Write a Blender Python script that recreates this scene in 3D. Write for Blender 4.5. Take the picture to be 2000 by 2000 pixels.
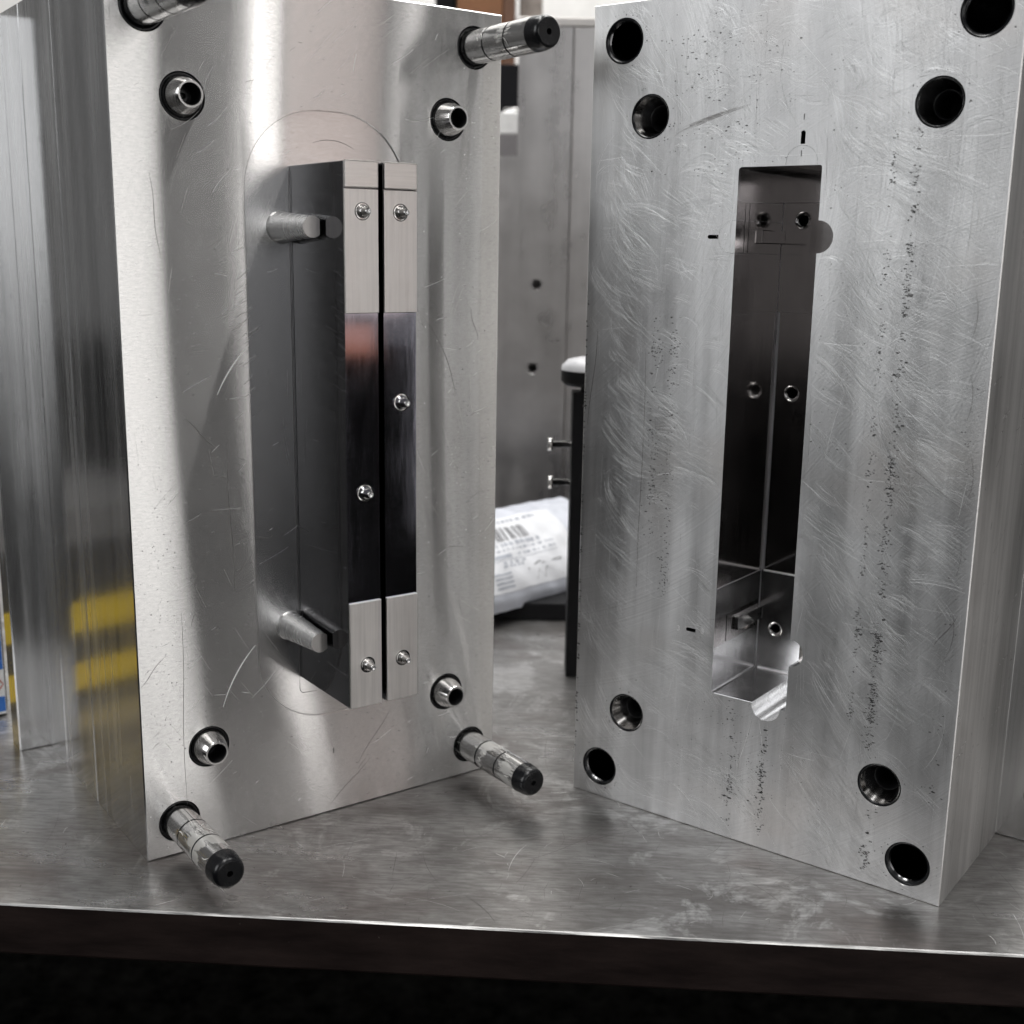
import bpy, bmesh, math, random
from mathutils import Vector, Matrix, geometry
from math import sin, cos, pi, radians, sqrt

for o in list(bpy.data.objects):
    bpy.data.objects.remove(o)
S = bpy.context.scene
COL = S.collection
MM = 0.001

# ------------------------------------------------------------------ camera
def cam_matrix(pitch, roll, loc):
    fwd = Vector((0, cos(pitch), -sin(pitch)))
    up0 = Vector((0, sin(pitch), cos(pitch)))
    right0 = Vector((1, 0, 0))
    right = right0 * cos(roll) + up0 * sin(roll)
    up = up0 * cos(roll) - right0 * sin(roll)
    m = Matrix((right, up, -fwd)).transposed().to_4x4()
    m.translation = loc
    return m
cd = bpy.data.cameras.new('camera')
cam = bpy.data.objects.new('camera', cd)
COL.objects.link(cam)
cam.matrix_world = cam_matrix(0.2137, 0.0158, Vector((0, 0, 0.3578)))
cd.sensor_width = 36.0
cd.lens = 2363.37 / 2000.0 * 36.0
cd.clip_start = 0.02
cd.clip_end = 60.0
cd.dof.use_dof = True
cd.dof.focus_distance = 0.70
cd.dof.aperture_fstop = 9.0
S.camera = cam

# ------------------------------------------------------------------ placement of the two mould halves
LA, LYAW = Vector((-0.2123, 0.6553, 0.0)), 0.6231      # near bottom corner and yaw of the left half
RA, RYAW = Vector((0.0445, 0.7670, 0.0)), -0.6400      # left bottom corner and yaw of the right half
LU = Vector((cos(LYAW), sin(LYAW), 0)); LN = Vector((sin(LYAW), -cos(LYAW), 0))
RU = Vector((cos(RYAW), sin(RYAW), 0)); RN = Vector((sin(RYAW), -cos(RYAW), 0))

# ------------------------------------------------------------------ world and lamps (indoor workshop light)
w = bpy.data.worlds.new('World'); S.world = w; w.use_nodes = True
bg = w.node_tree.nodes['Background']
bg.inputs['Color'].default_value = (1.0, 0.99, 0.985, 1)
bg.inputs['Strength'].default_value = 0.125
S.view_settings.view_transform = 'Standard'
S.view_settings.look = 'None'
S.view_settings.exposure = 0.0
S.view_settings.gamma = 1.0
S.view_settings.use_curve_mapping = False
S.cycles.use_denoising = True
S.cycles.max_bounces = 6
S.cycles.glossy_bounces = 6
S.cycles.diffuse_bounces = 3
S.cycles.use_adaptive_sampling = True
S.cycles.adaptive_threshold = 0.045
S.cycles.sample_clamp_indirect = 6.0
S.cycles.caustics_reflective = True

def area(name, loc, target, sx, sy, radiance, col=(1, 1, 1)):
    l = bpy.data.lights.new(name, 'AREA'); l.shape = 'RECTANGLE'
    l.size = sx; l.size_y = sy
    l.energy = radiance * pi * sx * sy
    l.color = col
    o = bpy.data.objects.new(name, l); COL.objects.link(o)
    d = (Vector(target) - Vector(loc)).normalized()
    o.location = loc
    o.rotation_euler = d.to_track_quat('-Z', 'Y').to_euler()
    return o

def glint_point(u, dist):
    """where a horizontal ray from the camera, mirrored at u (mm) on the left face, arrives after dist metres"""
    p = LA + LU * (u * MM)
    d = Vector((p.x, p.y, 0)).normalized()
    r = d - 2 * d.dot(LN) * LN
    return p + r * dist
def strip(name, u0, u1, dist, z0, z1, radiance, col=(1, 1, 1)):
    a, b = glint_point(u0, dist), glint_point(u1, dist)
    c = (a + b) / 2; c.z = (z0 + z1) / 2
    t = LA + LU * 0.12; t = Vector((t.x, t.y, c.z))
    n = (t - c).normalized()
    wdt = abs((b - a).dot(Vector((-n.y, n.x, 0))))
    return area(name, c, t, wdt, z1 - z0, radiance, col)
# added unseen strip lamps, placed to mirror as upright bands in the left half
strip('unseen_light', -85, 26.5, 2.2, -0.88, 1.2, 1.5, (1.0, 0.985, 0.965))
strip('unseen_light', 79, 96, 2.4, -0.70, 1.3, 2.5, (1.0, 0.97, 0.95))
strip('unseen_light', 99, 160, 2.6, 0.19, 1.3, 0.80, (1.0, 0.85, 0.80))
strip('added_warm_strip', 104, 140, 2.6, 0.08, 0.16, 0.42, (1.0, 0.42, 0.27))  # added low lamp, puts an orange reflection into the polished panels
strip('unseen_light', 176, 188, 2.6, -0.40, 1.3, 2.3, (1.0, 0.97, 0.95))
# window to the left of the camera, lighting the right half
area('unseen_light', (-2.6, -0.9, 1.45), (0.15, 0.69, 0.3), 1.5, 1.7, 3.1, (0.97, 0.985, 1.0))
# window behind the photographer
area('unseen_light', (1.25, -3.0, 1.0), (-0.2, 0.8, 0.3), 1.6, 1.6, 1.3, (0.98, 0.99, 1.0))
# ceiling lights
area('overhead_light', (-0.35, 0.75, 2.5), (-0.1, 0.8, 0), 1.5, 0.35, 17.0, (1.0, 0.99, 0.97))
area('overhead_light', (0.75, 1.3, 2.5), (0.2, 1.1, 0), 1.5, 0.35, 17.0, (1.0, 0.99, 0.97))
area('overhead_light', (0.1, -0.5, 2.6), (0.0, 0.2, 0), 1.5, 0.35, 7.0, (1.0, 0.99, 0.97))

area('overhead_light', (0.2, 2.1, 2.5), (0.2, 2.6, 0.3), 2.4, 0.35, 16.0, (1.0, 0.99, 0.97))  # extra lamp added to brighten the back wall

# ------------------------------------------------------------------ node helpers
class NT:
    def __init__(s, name):
        s.m = bpy.data.materials.new(name); s.m.use_nodes = True
        s.t = s.m.node_tree; s.t.nodes.clear()
        s.out = s.t.nodes.new('ShaderNodeOutputMaterial')
    def n(s, typ, inp=None, **at):
        nd = s.t.nodes.new(typ)
        for k, v in at.items(): setattr(nd, k, v)
        for k, v in (inp or {}).items():
            sk = nd.inputs[k]
            if isinstance(v, bpy.types.NodeSocket): s.t.links.new(v, sk)
            else: sk.default_value = v
        return nd
    def math(s, op, a, b=0.0, clamp=False):
        return s.n('ShaderNodeMath', {0: a, 1: b}, operation=op, use_clamp=clamp).outputs[0]
    def vmath(s, op, a, b=(0, 0, 0)):
        return s.n('ShaderNodeVectorMath', {0: a, 1: b}, operation=op)
    def obj(s): return s.n('ShaderNodeTexCoord').outputs['Object']
    def mapping(s, vec, scale=(1, 1, 1), loc=(0, 0, 0), rot=(0, 0, 0)):
        return s.n('ShaderNodeMapping', {'Vector': vec, 'Scale': scale, 'Location': loc, 'Rotation': rot}).outputs[0]
    def noise(s, vec, scale, detail=3.0, rough=0.55, dist=0.0):
        return s.n('ShaderNodeTexNoise', {'Vector': vec, 'Scale': scale, 'Detail': detail, 'Roughness': rough, 'Distortion': dist}).outputs[0]
    def ramp(s, fac, stops):
        r = s.n('ShaderNodeValToRGB', {'Fac': fac}); e = r.color_ramp.elements
        while len(e) < len(stops): e.new(0.5)
        for el, (p, c) in zip(e, stops):
            el.position = p; el.color = (c, c, c, 1) if not isinstance(c, tuple) else (*c, 1)
        return r.outputs[0]
    def maprange(s, v, a, b, c, d):
        return s.n('ShaderNodeMapRange', {'Value': v, 'From Min': a, 'From Max': b, 'To Min': c, 'To Max': d}).outputs[0]
    def mixc(s, fac, a, b, mode='MIX'):
        nd = s.n('ShaderNodeMix', data_type='RGBA', blend_type=mode)
        for k, v in ((0, fac), (6, a), (7, b)):
            if isinstance(v, bpy.types.NodeSocket): s.t.links.new(v, nd.inputs[k])
            else: nd.inputs[k].default_value = v if k == 0 else (*v, 1)
        return nd.outputs[2]
    def bump(s, h, strength=0.2, dist=0.001, normal=None):
        i = {'Height': h, 'Strength': strength, 'Distance': dist}
        if normal: i['Normal'] = normal
        return s.n('ShaderNodeBump', i).outputs[0]
    def done(s, sh):
        s.t.links.new(sh, s.out.inputs[0]); return s.m

def aniso(nt, color, rough, an, tangent=(0, 0, 1), normal=None):
    tv = nt.n('ShaderNodeCombineXYZ', {0: tangent[0], 1: tangent[1], 2: tangent[2]}).outputs[0]
    i = {'Color': color, 'Roughness': rough, 'Anisotropy': -an, 'Tangent': tv}
    if normal: i['Normal'] = normal
    return nt.n('ShaderNodeBsdfAnisotropic', i, distribution='GGX').outputs[0]
def mixsh(nt, fac, a, b):
    nd = nt.n('ShaderNodeMixShader')
    if isinstance(fac, bpy.types.NodeSocket): nt.t.links.new(fac, nd.inputs[0])
    else: nd.inputs[0].default_value = fac
    nt.t.links.new(a, nd.inputs[1]); nt.t.links.new(b, nd.inputs[2])
    return nd.outputs[0]
def principled(nt, **k):
    names = dict(col='Base Color', metal='Metallic', rough='Roughness', normal='Normal', coat='Coat Weight', spec='Specular IOR Level')
    i = {}
    for a, v in k.items():
        if v is None: continue
        if a == 'col' and isinstance(v, tuple): v = (*v, 1)
        i[names[a]] = v
    return nt.n('ShaderNodeBsdfPrincipled', i).outputs[0]

def arcs_height(nt, P, cx, cz, freq):
    """fine concentric cutter marks about the point (cx, cz)"""
    d = nt.vmath('SUBTRACT', P, (cx, 0, cz)).outputs[0]
    r = nt.vmath('LENGTH', d).outputs[1]
    return nt.n('ShaderNodeTexNoise', {'W': nt.math('MULTIPLY', r, freq), 'Scale': 1.0, 'Detail': 3.0, 'Roughness': 0.7}, noise_dimensions='1D').outputs[0]

MAT = {}
def milled_face(name, arcs, base=(0.84, 0.83, 0.82), r_sharp=0.14, spread=0.9, mix=(0.14, 0.27)):
    nt = NT(name); P = nt.obj()
    h = arcs_height(nt, P, arcs[0], arcs[1], 1400.0)
    h2 = arcs_height(nt, P, arcs[0] + 0.25, arcs[1] - 0.18, 900.0)
    blot = nt.noise(P, 9.0, 4.0, 0.6)
    fine = nt.noise(nt.mapping(P, (260, 260, 900)), 1.0, 3.0)
    sp = nt.noise(P, 650.0, 2.0, 0.6)
    zone = nt.noise(P, 14.0, 2.0)
    pit = nt.math('GREATER_THAN', nt.math('ADD', sp, nt.math('MULTIPLY', zone, 0.25)), 0.88)
    c = nt.mixc(nt.maprange(blot, 0.3, 0.7, 0, 1), tuple(x * 0.90 for x in base), tuple(min(1, x * 1.07) for x in base))
    c = nt.mixc(nt.maprange(h, 0.2, 0.8, 0, 0.30), c, tuple(x * 0.80 for x in base))
    c = nt.mixc(nt.math('MULTIPLY', pit, 0.75), c, (0.14, 0.13, 0.125))
    hh = nt.math('ADD', nt.math('MULTIPLY', h, 0.6), nt.math('ADD', nt.math('MULTIPLY', h2, 0.3), nt.math('MULTIPLY', fine, 0.35)))
    nb = nt.bump(hh, 0.05, 0.0004)
    nb2 = nt.bump(hh, 0.22, 0.0006)
    a = aniso(nt, c, nt.maprange(blot, 0.3, 0.7, r_sharp * 0.9, r_sharp * 1.15), spread)
    b = nt.n('ShaderNodeBsdfAnisotropic', {'Color': c, 'Roughness': 0.62, 'Anisotropy': 0.0, 'Normal': nb2}).outputs[0]
    return nt.done(mixsh(nt, nt.maprange(fine, 0.3, 0.7, *mix), a, b))
MAT['milled'] = milled_face('milled_aluminium', (0.36, 0.30))
MAT['pocket'] = milled_face('milled_pocket_aluminium', (0.20, 0.02), (0.83, 0.82, 0.81), 0.15, 0.84, (0.04, 0.14))

def sanded():
    nt = NT('sanded_aluminium'); P = nt.obj()
    big = nt.noise(P, 7.0, 4.0, 0.6)
    vert = nt.noise(nt.mapping(P, (45, 45, 3.5)), 1.0, 4.0, 0.6)
    h = arcs_height(nt, P, -0.10, 0.42, 900.0)
    h2 = arcs_height(nt, P, 0.34, 0.10, 1100.0)
    gr = nt.noise(P, 900.0, 2.0, 0.6)
    f = nt.math('ADD', nt.math('MULTIPLY', big, 0.5), nt.math('MULTIPLY', vert, 0.5))
    c = nt.mixc(nt.maprange(f, 0.38, 0.62, 0, 1), (0.36, 0.358, 0.358), (0.84, 0.84, 0.84))
    c = nt.mixc(nt.maprange(h, 0.3, 0.75, 0, 0.35), c, (0.42, 0.418, 0.42))
    warm = nt.noise(P, 11.0, 2.0)
    c = nt.mixc(nt.maprange(warm, 0.55, 0.7, 0, 0.35), c, (0.62, 0.575, 0.54))
    sp = nt.noise(P, 420.0, 2.0, 0.65)
    spk = nt.math('GREATER_THAN', nt.math('ADD', sp, nt.math('MULTIPLY', vert, 0.22)), 0.855)
    c = nt.mixc(nt.math('MULTIPLY', spk, 0.6), c, (0.2, 0.2, 0.2))
    hh = nt.math('ADD', nt.math('MULTIPLY', h, 0.5), nt.math('ADD', nt.math('MULTIPLY', h2, 0.5), nt.math('MULTIPLY', gr, 0.4)))
    nb = nt.bump(hh, 0.20, 0.0006)
    ro = nt.maprange(f, 0.35, 0.65, 0.40, 0.56)
    a = nt.n('ShaderNodeBsdfAnisotropic', {'Color': c, 'Roughness': ro, 'Anisotropy': 0.0, 'Normal': nb}).outputs[0]
    b = aniso(nt, c, 0.30, 0.75, normal=nb)
    return nt.done(mixsh(nt, 0.30, a, b))
MAT['sanded'] = sanded()

def streaked(name, base, axis, mix=(0.06, 0.26)):
    """sawn and drawn side of a plate: upright streaks; axis = index of the coordinate across the streaks"""
    nt = NT(name); P = nt.obj()
    sc = [6, 6, 1.6]; sc[axis] = 62
    st = nt.noise(nt.mapping(P, tuple(sc)), 1.0, 5.0, 0.65)
    sc2 = [8, 8, 1.0]; sc2[axis] = 420
    st2 = nt.noise(nt.mapping(P, tuple(sc2)), 1.0, 3.0)
    blot = nt.noise(nt.mapping(P, (1, 1, 0.4)), 16.0, 4.0)
    f = nt.math('ADD', nt.math('MULTIPLY', st, 0.6), nt.math('MULTIPLY', blot, 0.4))
    c = nt.mixc(nt.maprange(f, 0.35, 0.65, 0, 1), tuple(x * 0.78 for x in base), tuple(min(1, x * 1.1) for x in base))
    dk = nt.math('GREATER_THAN', nt.noise(nt.mapping(P, (330, 330, 90)), 1.0, 2.0), 0.735)
    c = nt.mixc(nt.math('MULTIPLY', dk, 0.6), c, (0.12, 0.12, 0.12))
    nb = nt.bump(nt.math('ADD', st, nt.math('MULTIPLY', st2, 0.4)), 0.10, 0.0006)
    nb2 = nt.bump(nt.math('ADD', st, nt.math('MULTIPLY', st2, 0.4)), 0.3, 0.0006)
    a = aniso(nt, c, nt.maprange(f, 0.35, 0.65, 0.09, 0.17), 0.60, normal=nb)
    b = nt.n('ShaderNodeBsdfAnisotropic', {'Color': c, 'Roughness': 0.5, 'Anisotropy': 0.0, 'Normal': nb2}).outputs[0]
    return nt.done(mixsh(nt, nt.maprange(f, 0.35, 0.65, *mix), a, b))
MAT['side'] = streaked('drawn_aluminium_side', (0.74, 0.742, 0.745), 1, (0.10, 0.32))
MAT['clampface'] = streaked('drawn_aluminium_clamp', (0.78, 0.78, 0.78), 0)
MAT['sideR'] = streaked('scuffed_aluminium_side', (0.86, 0.85, 0.84), 1, (0.55, 0.9))

def steel(name, col, rough, streak=None, sc=(300, 300, 12), bump=0.05, var=0.12, metal=1.0):
    nt = NT(name); P = nt.obj()
    st = nt.noise(nt.mapping(P, sc), 1.0, 4.0, 0.6)
    bl = nt.noise(P, 30.0, 3.0)
    f = nt.math('ADD', nt.math('MULTIPLY', st, 0.6), nt.math('MULTIPLY', bl, 0.4))
    c = nt.mixc(nt.maprange(f, 0.35, 0.65, 0, 1), tuple(x * (1 - var) for x in col), tuple(min(1, x * (1 + var)) for x in col))
    return nt.done(principled(nt, col=c, metal=metal, rough=nt.maprange(f, 0.35, 0.65, rough * 0.8, rough * 1.25), normal=nt.bump(st, bump, 0.0004)))
MAT['ground'] = steel('ground_steel', (0.76, 0.73, 0.71), 0.38, sc=(420, 40, 14), bump=0.06)
MAT['cap'] = steel('ground_steel_crosswise', (0.74, 0.705, 0.68), 0.34, sc=(16, 40, 620), bump=0.08)
MAT['mirror'] = steel('polished_steel', (0.58, 0.575, 0.66), 0.06, sc=(500, 60, 40), bump=0.012, var=0.05)
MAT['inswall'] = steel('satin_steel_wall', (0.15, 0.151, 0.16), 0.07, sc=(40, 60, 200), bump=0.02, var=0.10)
MAT['cavwall'] = steel('polished_cavity_steel', (0.60, 0.57, 0.565), 0.11, sc=(40, 200, 20), bump=0.010, var=0.10)
MAT['ledge'] = steel('ledge_highlight_pale', (0.92, 0.92, 0.92), 0.5, metal=0.35, var=0.05)  # pale colour stands in for light caught on the step edges
MAT['fillet'] = steel('ground_fillet', (0.80, 0.80, 0.82), 0.34, metal=1.0)
MAT['cavsatin'] = steel('satin_cavity_steel', (0.66, 0.655, 0.66), 0.19, sc=(60, 90, 40), bump=0.012, var=0.12)
MAT['bright'] = steel('turned_bright_steel', (0.74, 0.73, 0.72), 0.12, sc=(30, 900, 30), bump=0.05)
MAT['dullcone'] = steel('turned_aluminium', (0.96, 0.96, 0.96), 0.24, sc=(20, 300, 20), bump=0.0, metal=0.85, var=0.04)
MAT['black'] = steel('black_oxide', (0.007, 0.0075, 0.009), 0.24, sc=(90, 90, 90), bump=0.03, metal=0.0, var=0.3)
MAT['void'] = steel('recess_shade_black', (0.006, 0.006, 0.007), 0.45, metal=0.0)  # black colour carries the shade inside holes, slots and grooves
MAT['bore'] = steel('dark_bore_steel', (0.16, 0.16, 0.165), 0.16, sc=(60, 600, 60))
MAT['darkline'] = steel('dark_residue', (0.035, 0.034, 0.034), 0.6, metal=0.0)
MAT['midresidue'] = steel('grey_residue', (0.13, 0.128, 0.126), 0.55, metal=0.3)
MAT['scratch'] = steel('fresh_scratch_aluminium', (0.95, 0.95, 0.95), 0.50, bump=0.0, var=0.02, metal=0.55)
MAT['scratchsoft'] = steel('soft_scratch_aluminium', (0.80, 0.80, 0.80), 0.42, bump=0.0, var=0.02)
MAT['smear'] = steel('soft_grey_smear', (0.40, 0.39, 0.385), 0.5, metal=0.8)
MAT['hairline'] = steel('hairline_cutter_mark', (0.66, 0.645, 0.63), 0.42, bump=0.0)
MAT['scratchdark'] = steel('old_scratch', (0.22, 0.21, 0.205), 0.5, metal=0.6)

def greased_pin():
    nt = NT('greased_guide_pin_steel'); P = nt.obj()
    rnd = nt.n('ShaderNodeObjectInfo').outputs['Random']
    off = nt.n('ShaderNodeCombineXYZ', {0: nt.math('MULTIPLY', rnd, 3.0), 1: rnd, 2: nt.math('MULTIPLY', rnd, 7.0)}).outputs[0]
    Q = nt.vmath('ADD', P, off).outputs[0]
    warp = nt.noise(Q, 55.0, 2.0)
    lines = nt.noise(nt.mapping(Q, (420, 60, 420)), 1.0, 3.0, 0.6, 0.6)
    y = nt.n('ShaderNodeSeparateXYZ', {0: P}).outputs[1]
    m = nt.math('ADD', nt.math('MULTIPLY', warp, 0.75), nt.math('MULTIPLY', lines, 0.45))
    near = nt.maprange(y, -0.028, -0.008, 0.0, -0.16)      # the root of the pin is wiped clean
    tip = nt.maprange(y, -0.066, -0.060, -0.1, 0.0)
    mask = nt.maprange(nt.math('ADD', m, nt.math('ADD', near, tip)), 0.585, 0.66, 0, 1)
    st = nt.noise(nt.mapping(P, (30, 900, 30)), 1.0, 3.0)
    a = principled(nt, col=(0.66, 0.655, 0.65), metal=1.0, rough=0.17, normal=nt.bump(st, 0.04, 0.0003))
    b = principled(nt, col=(0.74, 0.73, 0.70), metal=0.0, rough=0.32, normal=nt.bump(m, 0.6, 0.0012))
    return nt.done(mixsh(nt, nt.math('MULTIPLY', mask, 0.55), a, b))
MAT['pin'] = greased_pin()

def bench():
    nt = NT('worn_steel_bench_top'); P = nt.obj()
    a = nt.noise(P, 5.0, 5.0, 0.62, 0.4)
    b = nt.noise(nt.mapping(P, (9, 34, 1)), 1.0, 5.0, 0.65, 0.3)
    g = nt.noise(nt.mapping(P, (70, 420, 1)), 1.0, 3.0)
    d = nt.noise(P, 520.0, 2.0)
    f = nt.math('ADD', nt.math('MULTIPLY', a, 0.55), nt.math('MULTIPLY', b, 0.45))
    c = nt.mixc(nt.maprange(f, 0.38, 0.62, 0, 1), (0.24, 0.228, 0.22), (0.62, 0.615, 0.61))
    br = nt.noise(P, 8.5, 4.0, 0.6, 0.8)
    c = nt.mixc(nt.maprange(br, 0.50, 0.68, 0, 0.55), c, (0.20, 0.152, 0.135))
    bl = nt.noise(nt.mapping(P, (1, 1, 1), (3, 1, 0)), 13.0, 5.0, 0.7, 1.2)
    c = nt.mixc(nt.maprange(bl, 0.54, 0.62, 0, 0.5), c, (0.88, 0.88, 0.875))
    dk = nt.math('GREATER_THAN', nt.noise(nt.mapping(P, (240, 120, 1)), 1.0, 2.0), 0.745)
    c = nt.mixc(nt.math('MULTIPLY', dk, 0.6), c, (0.07, 0.06, 0.06))
    c = nt.mixc(nt.maprange(g, 0.35, 0.65, 0, 0.45), c, (0.15, 0.14, 0.135))
    mo = nt.noise(P, 95.0, 4.0, 0.7)
    c = nt.mixc(nt.maprange(mo, 0.5, 0.75, 0, 0.3), c, (0.13, 0.115, 0.108))
    h = nt.math('ADD', nt.math('MULTIPLY', g, 0.6), nt.math('ADD', nt.math('MULTIPLY', d, 0.25), nt.math('MULTIPLY', b, 1.2)))
    return nt.done(principled(nt, col=c, metal=0.85, rough=nt.maprange(f, 0.35, 0.65, 0.35, 0.25), normal=nt.bump(h, 0.11, 0.0012)))
MAT['bench'] = bench()
def bench_edge():
    nt = NT('dark_brown_mill_scale'); P = nt.obj()
    a = nt.noise(nt.mapping(P, (14, 14, 60)), 1.0, 5.0, 0.6)
    sp = nt.math('GREATER_THAN', nt.noise(P, 300.0, 2.0), 0.76)
    c = nt.mixc(nt.maprange(a, 0.35, 0.7, 0, 1), (0.010, 0.006, 0.0055), (0.030, 0.020, 0.018))
    c = nt.mixc(nt.math('MULTIPLY', sp, 0.5), c, (0.14, 0.12, 0.11))
    return nt.done(principled(nt, col=c, metal=0.0, rough=0.6, spec=0.2, normal=nt.bump(a, 0.3, 0.002)))
MAT['benchedge'] = bench_edge()
MAT['wornedge'] = steel('worn_bright_edge', (0.50, 0.495, 0.49), 0.40, sc=(25, 200, 200), bump=0.5, var=0.55)
def floor_mat():
    nt = NT('dark_workshop_floor'); P = nt.obj()
    a = nt.noise(P, 26.0, 6.0, 0.7)
    c = nt.mixc(nt.maprange(a, 0.35, 0.7, 0, 1), (0.002, 0.0022, 0.002), (0.013, 0.013, 0.012))
    return nt.done(principled(nt, col=c, rough=1.0, spec=0.0, normal=nt.bump(a, 0.5, 0.01)))
MAT['floor'] = floor_mat()
def plain(name, col, rough=0.5, metal=0.0, var=0.08, scale=25.0):
    nt = NT(name); P = nt.obj()
    a = nt.noise(P, scale, 4.0, 0.6)
    c = nt.mixc(nt.maprange(a, 0.3, 0.7, 0, 1), tuple(x * (1 - var) for x in col), tuple(min(1, x * (1 + var)) for x in col))
    return nt.done(principled(nt, col=c, metal=metal, rough=rough, spec=0.5 if max(col) > 0.03 else 0.12))

# ------------------------------------------------------------------ mesh helpers (millimetres: u across, d out of the face, v up)
def pt(u, d, v): return (u * MM, -d * MM, v * MM)

class MB:
    def __init__(s): s.v = []; s.f = []; s.mi = []; s.sm = []
    def quad(s, pts, mi=0, smooth=False):
        b = len(s.v); s.v += [tuple(p) for p in pts]; s.f.append(tuple(range(b, b + len(pts)))); s.mi.append(mi); s.sm.append(smooth)
    def box(s, u0, u1, d0, d1, v0, v1, mi=0, bev=0.0):
        bm = bmesh.new(); bmesh.ops.create_cube(bm, size=1.0)
        for q in bm.verts:
            q.co = Vector(((u0 + u1) / 2 + q.co.x * (u1 - u0), -((d0 + d1) / 2) + q.co.y * (d1 - d0), (v0 + v1) / 2 + q.co.z * (v1 - v0))) * MM
        if bev: bmesh.ops.bevel(bm, geom=bm.edges[:], offset=bev * MM, segments=2, profile=0.6, affect='EDGES')
        s.bm(bm, mi)
    def bm(s, bm, mi=0, smooth=False):
        b = len(s.v); bm.verts.index_update()
        s.v += [tuple(q.co) for q in bm.verts]
        for f in bm.faces: s.f.append(tuple(b + q.index for q in f.verts)); s.mi.append(mi); s.sm.append(smooth)
        bm.free()
    def lathe(s, polys, cu=0, cv=0, n=48, mi=0, clip=None, d_axis=True):
        """polys: list of (mi, [(r, d)...]) runs; each run is shaded smooth on its own; axis along d"""
        for m_, pr in polys:
            rows = []
            for r, d in pr:
                b = len(s.v); rows.append(b)
                for k in range(n):
                    a = 2 * pi * k / n
                    x = r * cos(a)
                    if clip is not None: x = min(x, clip)
                    s.v.append(pt(cu + x, d, cv + r * sin(a)))
            for i in range(len(rows) - 1):
                for k in range(n):
                    k2 = (k + 1) % n
                    s.f.append((rows[i] + k, rows[i] + k2, rows[i + 1] + k2, rows[i + 1] + k)); s.mi.append(m_); s.sm.append(clip is None or not (pr[i][0] * cos(2 * pi * k / n) >= clip and pr[i][0] * cos(2 * pi * k2 / n) >= clip))
    def disc(s, r, d, cu=0, cv=0, n=48, mi=0, clip=None):
        b = len(s.v)
        for k in range(n):
            a = 2 * pi * k / n; x = r * cos(a)
            if clip is not None: x = min(x, clip)
            s.v.append(pt(cu + x, d, cv + r * sin(a)))
        s.f.append(tuple(range(b, b + n))); s.mi.append(mi); s.sm.append(False)
    def fill(s, loops, d, mi=0):
        """flat face at height d with the first loop as outline and the others as holes"""
        vl = [[Vector((u, v, 0)) for u, v in lp] for lp in loops]
        tris = geometry.tessellate_polygon(vl)
        flat = [p for lp in loops for p in lp]
        b = len(s.v); s.v += [pt(u, d, v) for u, v in flat]
        for t in tris: s.f.append(tuple(b + i for i in t)); s.mi.append(mi); s.sm.append(False)
    def wall(s, loop, d0, d1, mi=0, smooth=False, closed=True):
        n = len(loop); b = len(s.v)
        for u, v in loop: s.v += [pt(u, d0, v), pt(u, d1, v)]
        for k in range(n if closed else n - 1):
            k2 = (k + 1) % n
            s.f.append((b + 2 * k, b + 2 * k2, b + 2 * k2 + 1, b + 2 * k + 1)); s.mi.append(mi); s.sm.append(smooth)
    def build(s, name, mats, parent=None, label=None, kind=None):
        me = bpy.data.meshes.new(name); me.from_pydata(s.v, [], s.f)
        if not isinstance(mats, (list, tuple)): mats = [mats]
        for m in mats: me.materials.append(MAT[m] if isinstance(m, str) else m)
        me.polygons.foreach_set('material_index', s.mi)
        me.polygons.foreach_set('use_smooth', s.sm)
        bm = bmesh.new(); bm.from_mesh(me)
        bmesh.ops.recalc_face_normals(bm, faces=bm.faces[:]) if len(bm.faces) < 20000 else None
        bm.to_mesh(me); bm.free(); me.update()
        return link(name, me, parent, label, kind)
def link(name, me, parent=None, label=None, kind=None):
    o = bpy.data.objects.new(name, me); COL.objects.link(o)
    if parent: o.parent = parent
    if label: o['label'] = label
    if kind: o['kind'] = kind
    return o
def thing(name, label, cat, loc=(0, 0, 0), rz=0.0, group=None):
    o = bpy.data.objects.new(name, None); COL.objects.link(o)
    o.location = loc; o.rotation_euler = (0, 0, rz); o.empty_display_size = 0.05
    o['label'] = label; o['category'] = cat
    if group: o['group'] = group
    return o
def tag(o, label, cat, group=None):
    o['label'] = label; o['category'] = cat
    if group: o['group'] = group
    return o
def circle(cu, cv, r, n=48, a0=0.0, a1=2 * pi):
    full = abs(a1 - a0 - 2 * pi) < 1e-6
    m = n if full else n + 1
    return [(cu + r * cos(a0 + (a1 - a0) * k / n), cv + r * sin(a0 + (a1 - a0) * k / n)) for k in range(m)]
def rrect(u0, u1, v0, v1, r, n=8):
    L = []
    for cu, cv, a in ((u1 - r, v1 - r, 0), (u0 + r, v1 - r, pi / 2), (u0 + r, v0 + r, pi), (u1 - r, v0 + r, 3 * pi / 2)):
        L += circle(cu, cv, r, n, a, a + pi / 2)
    return L

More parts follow.
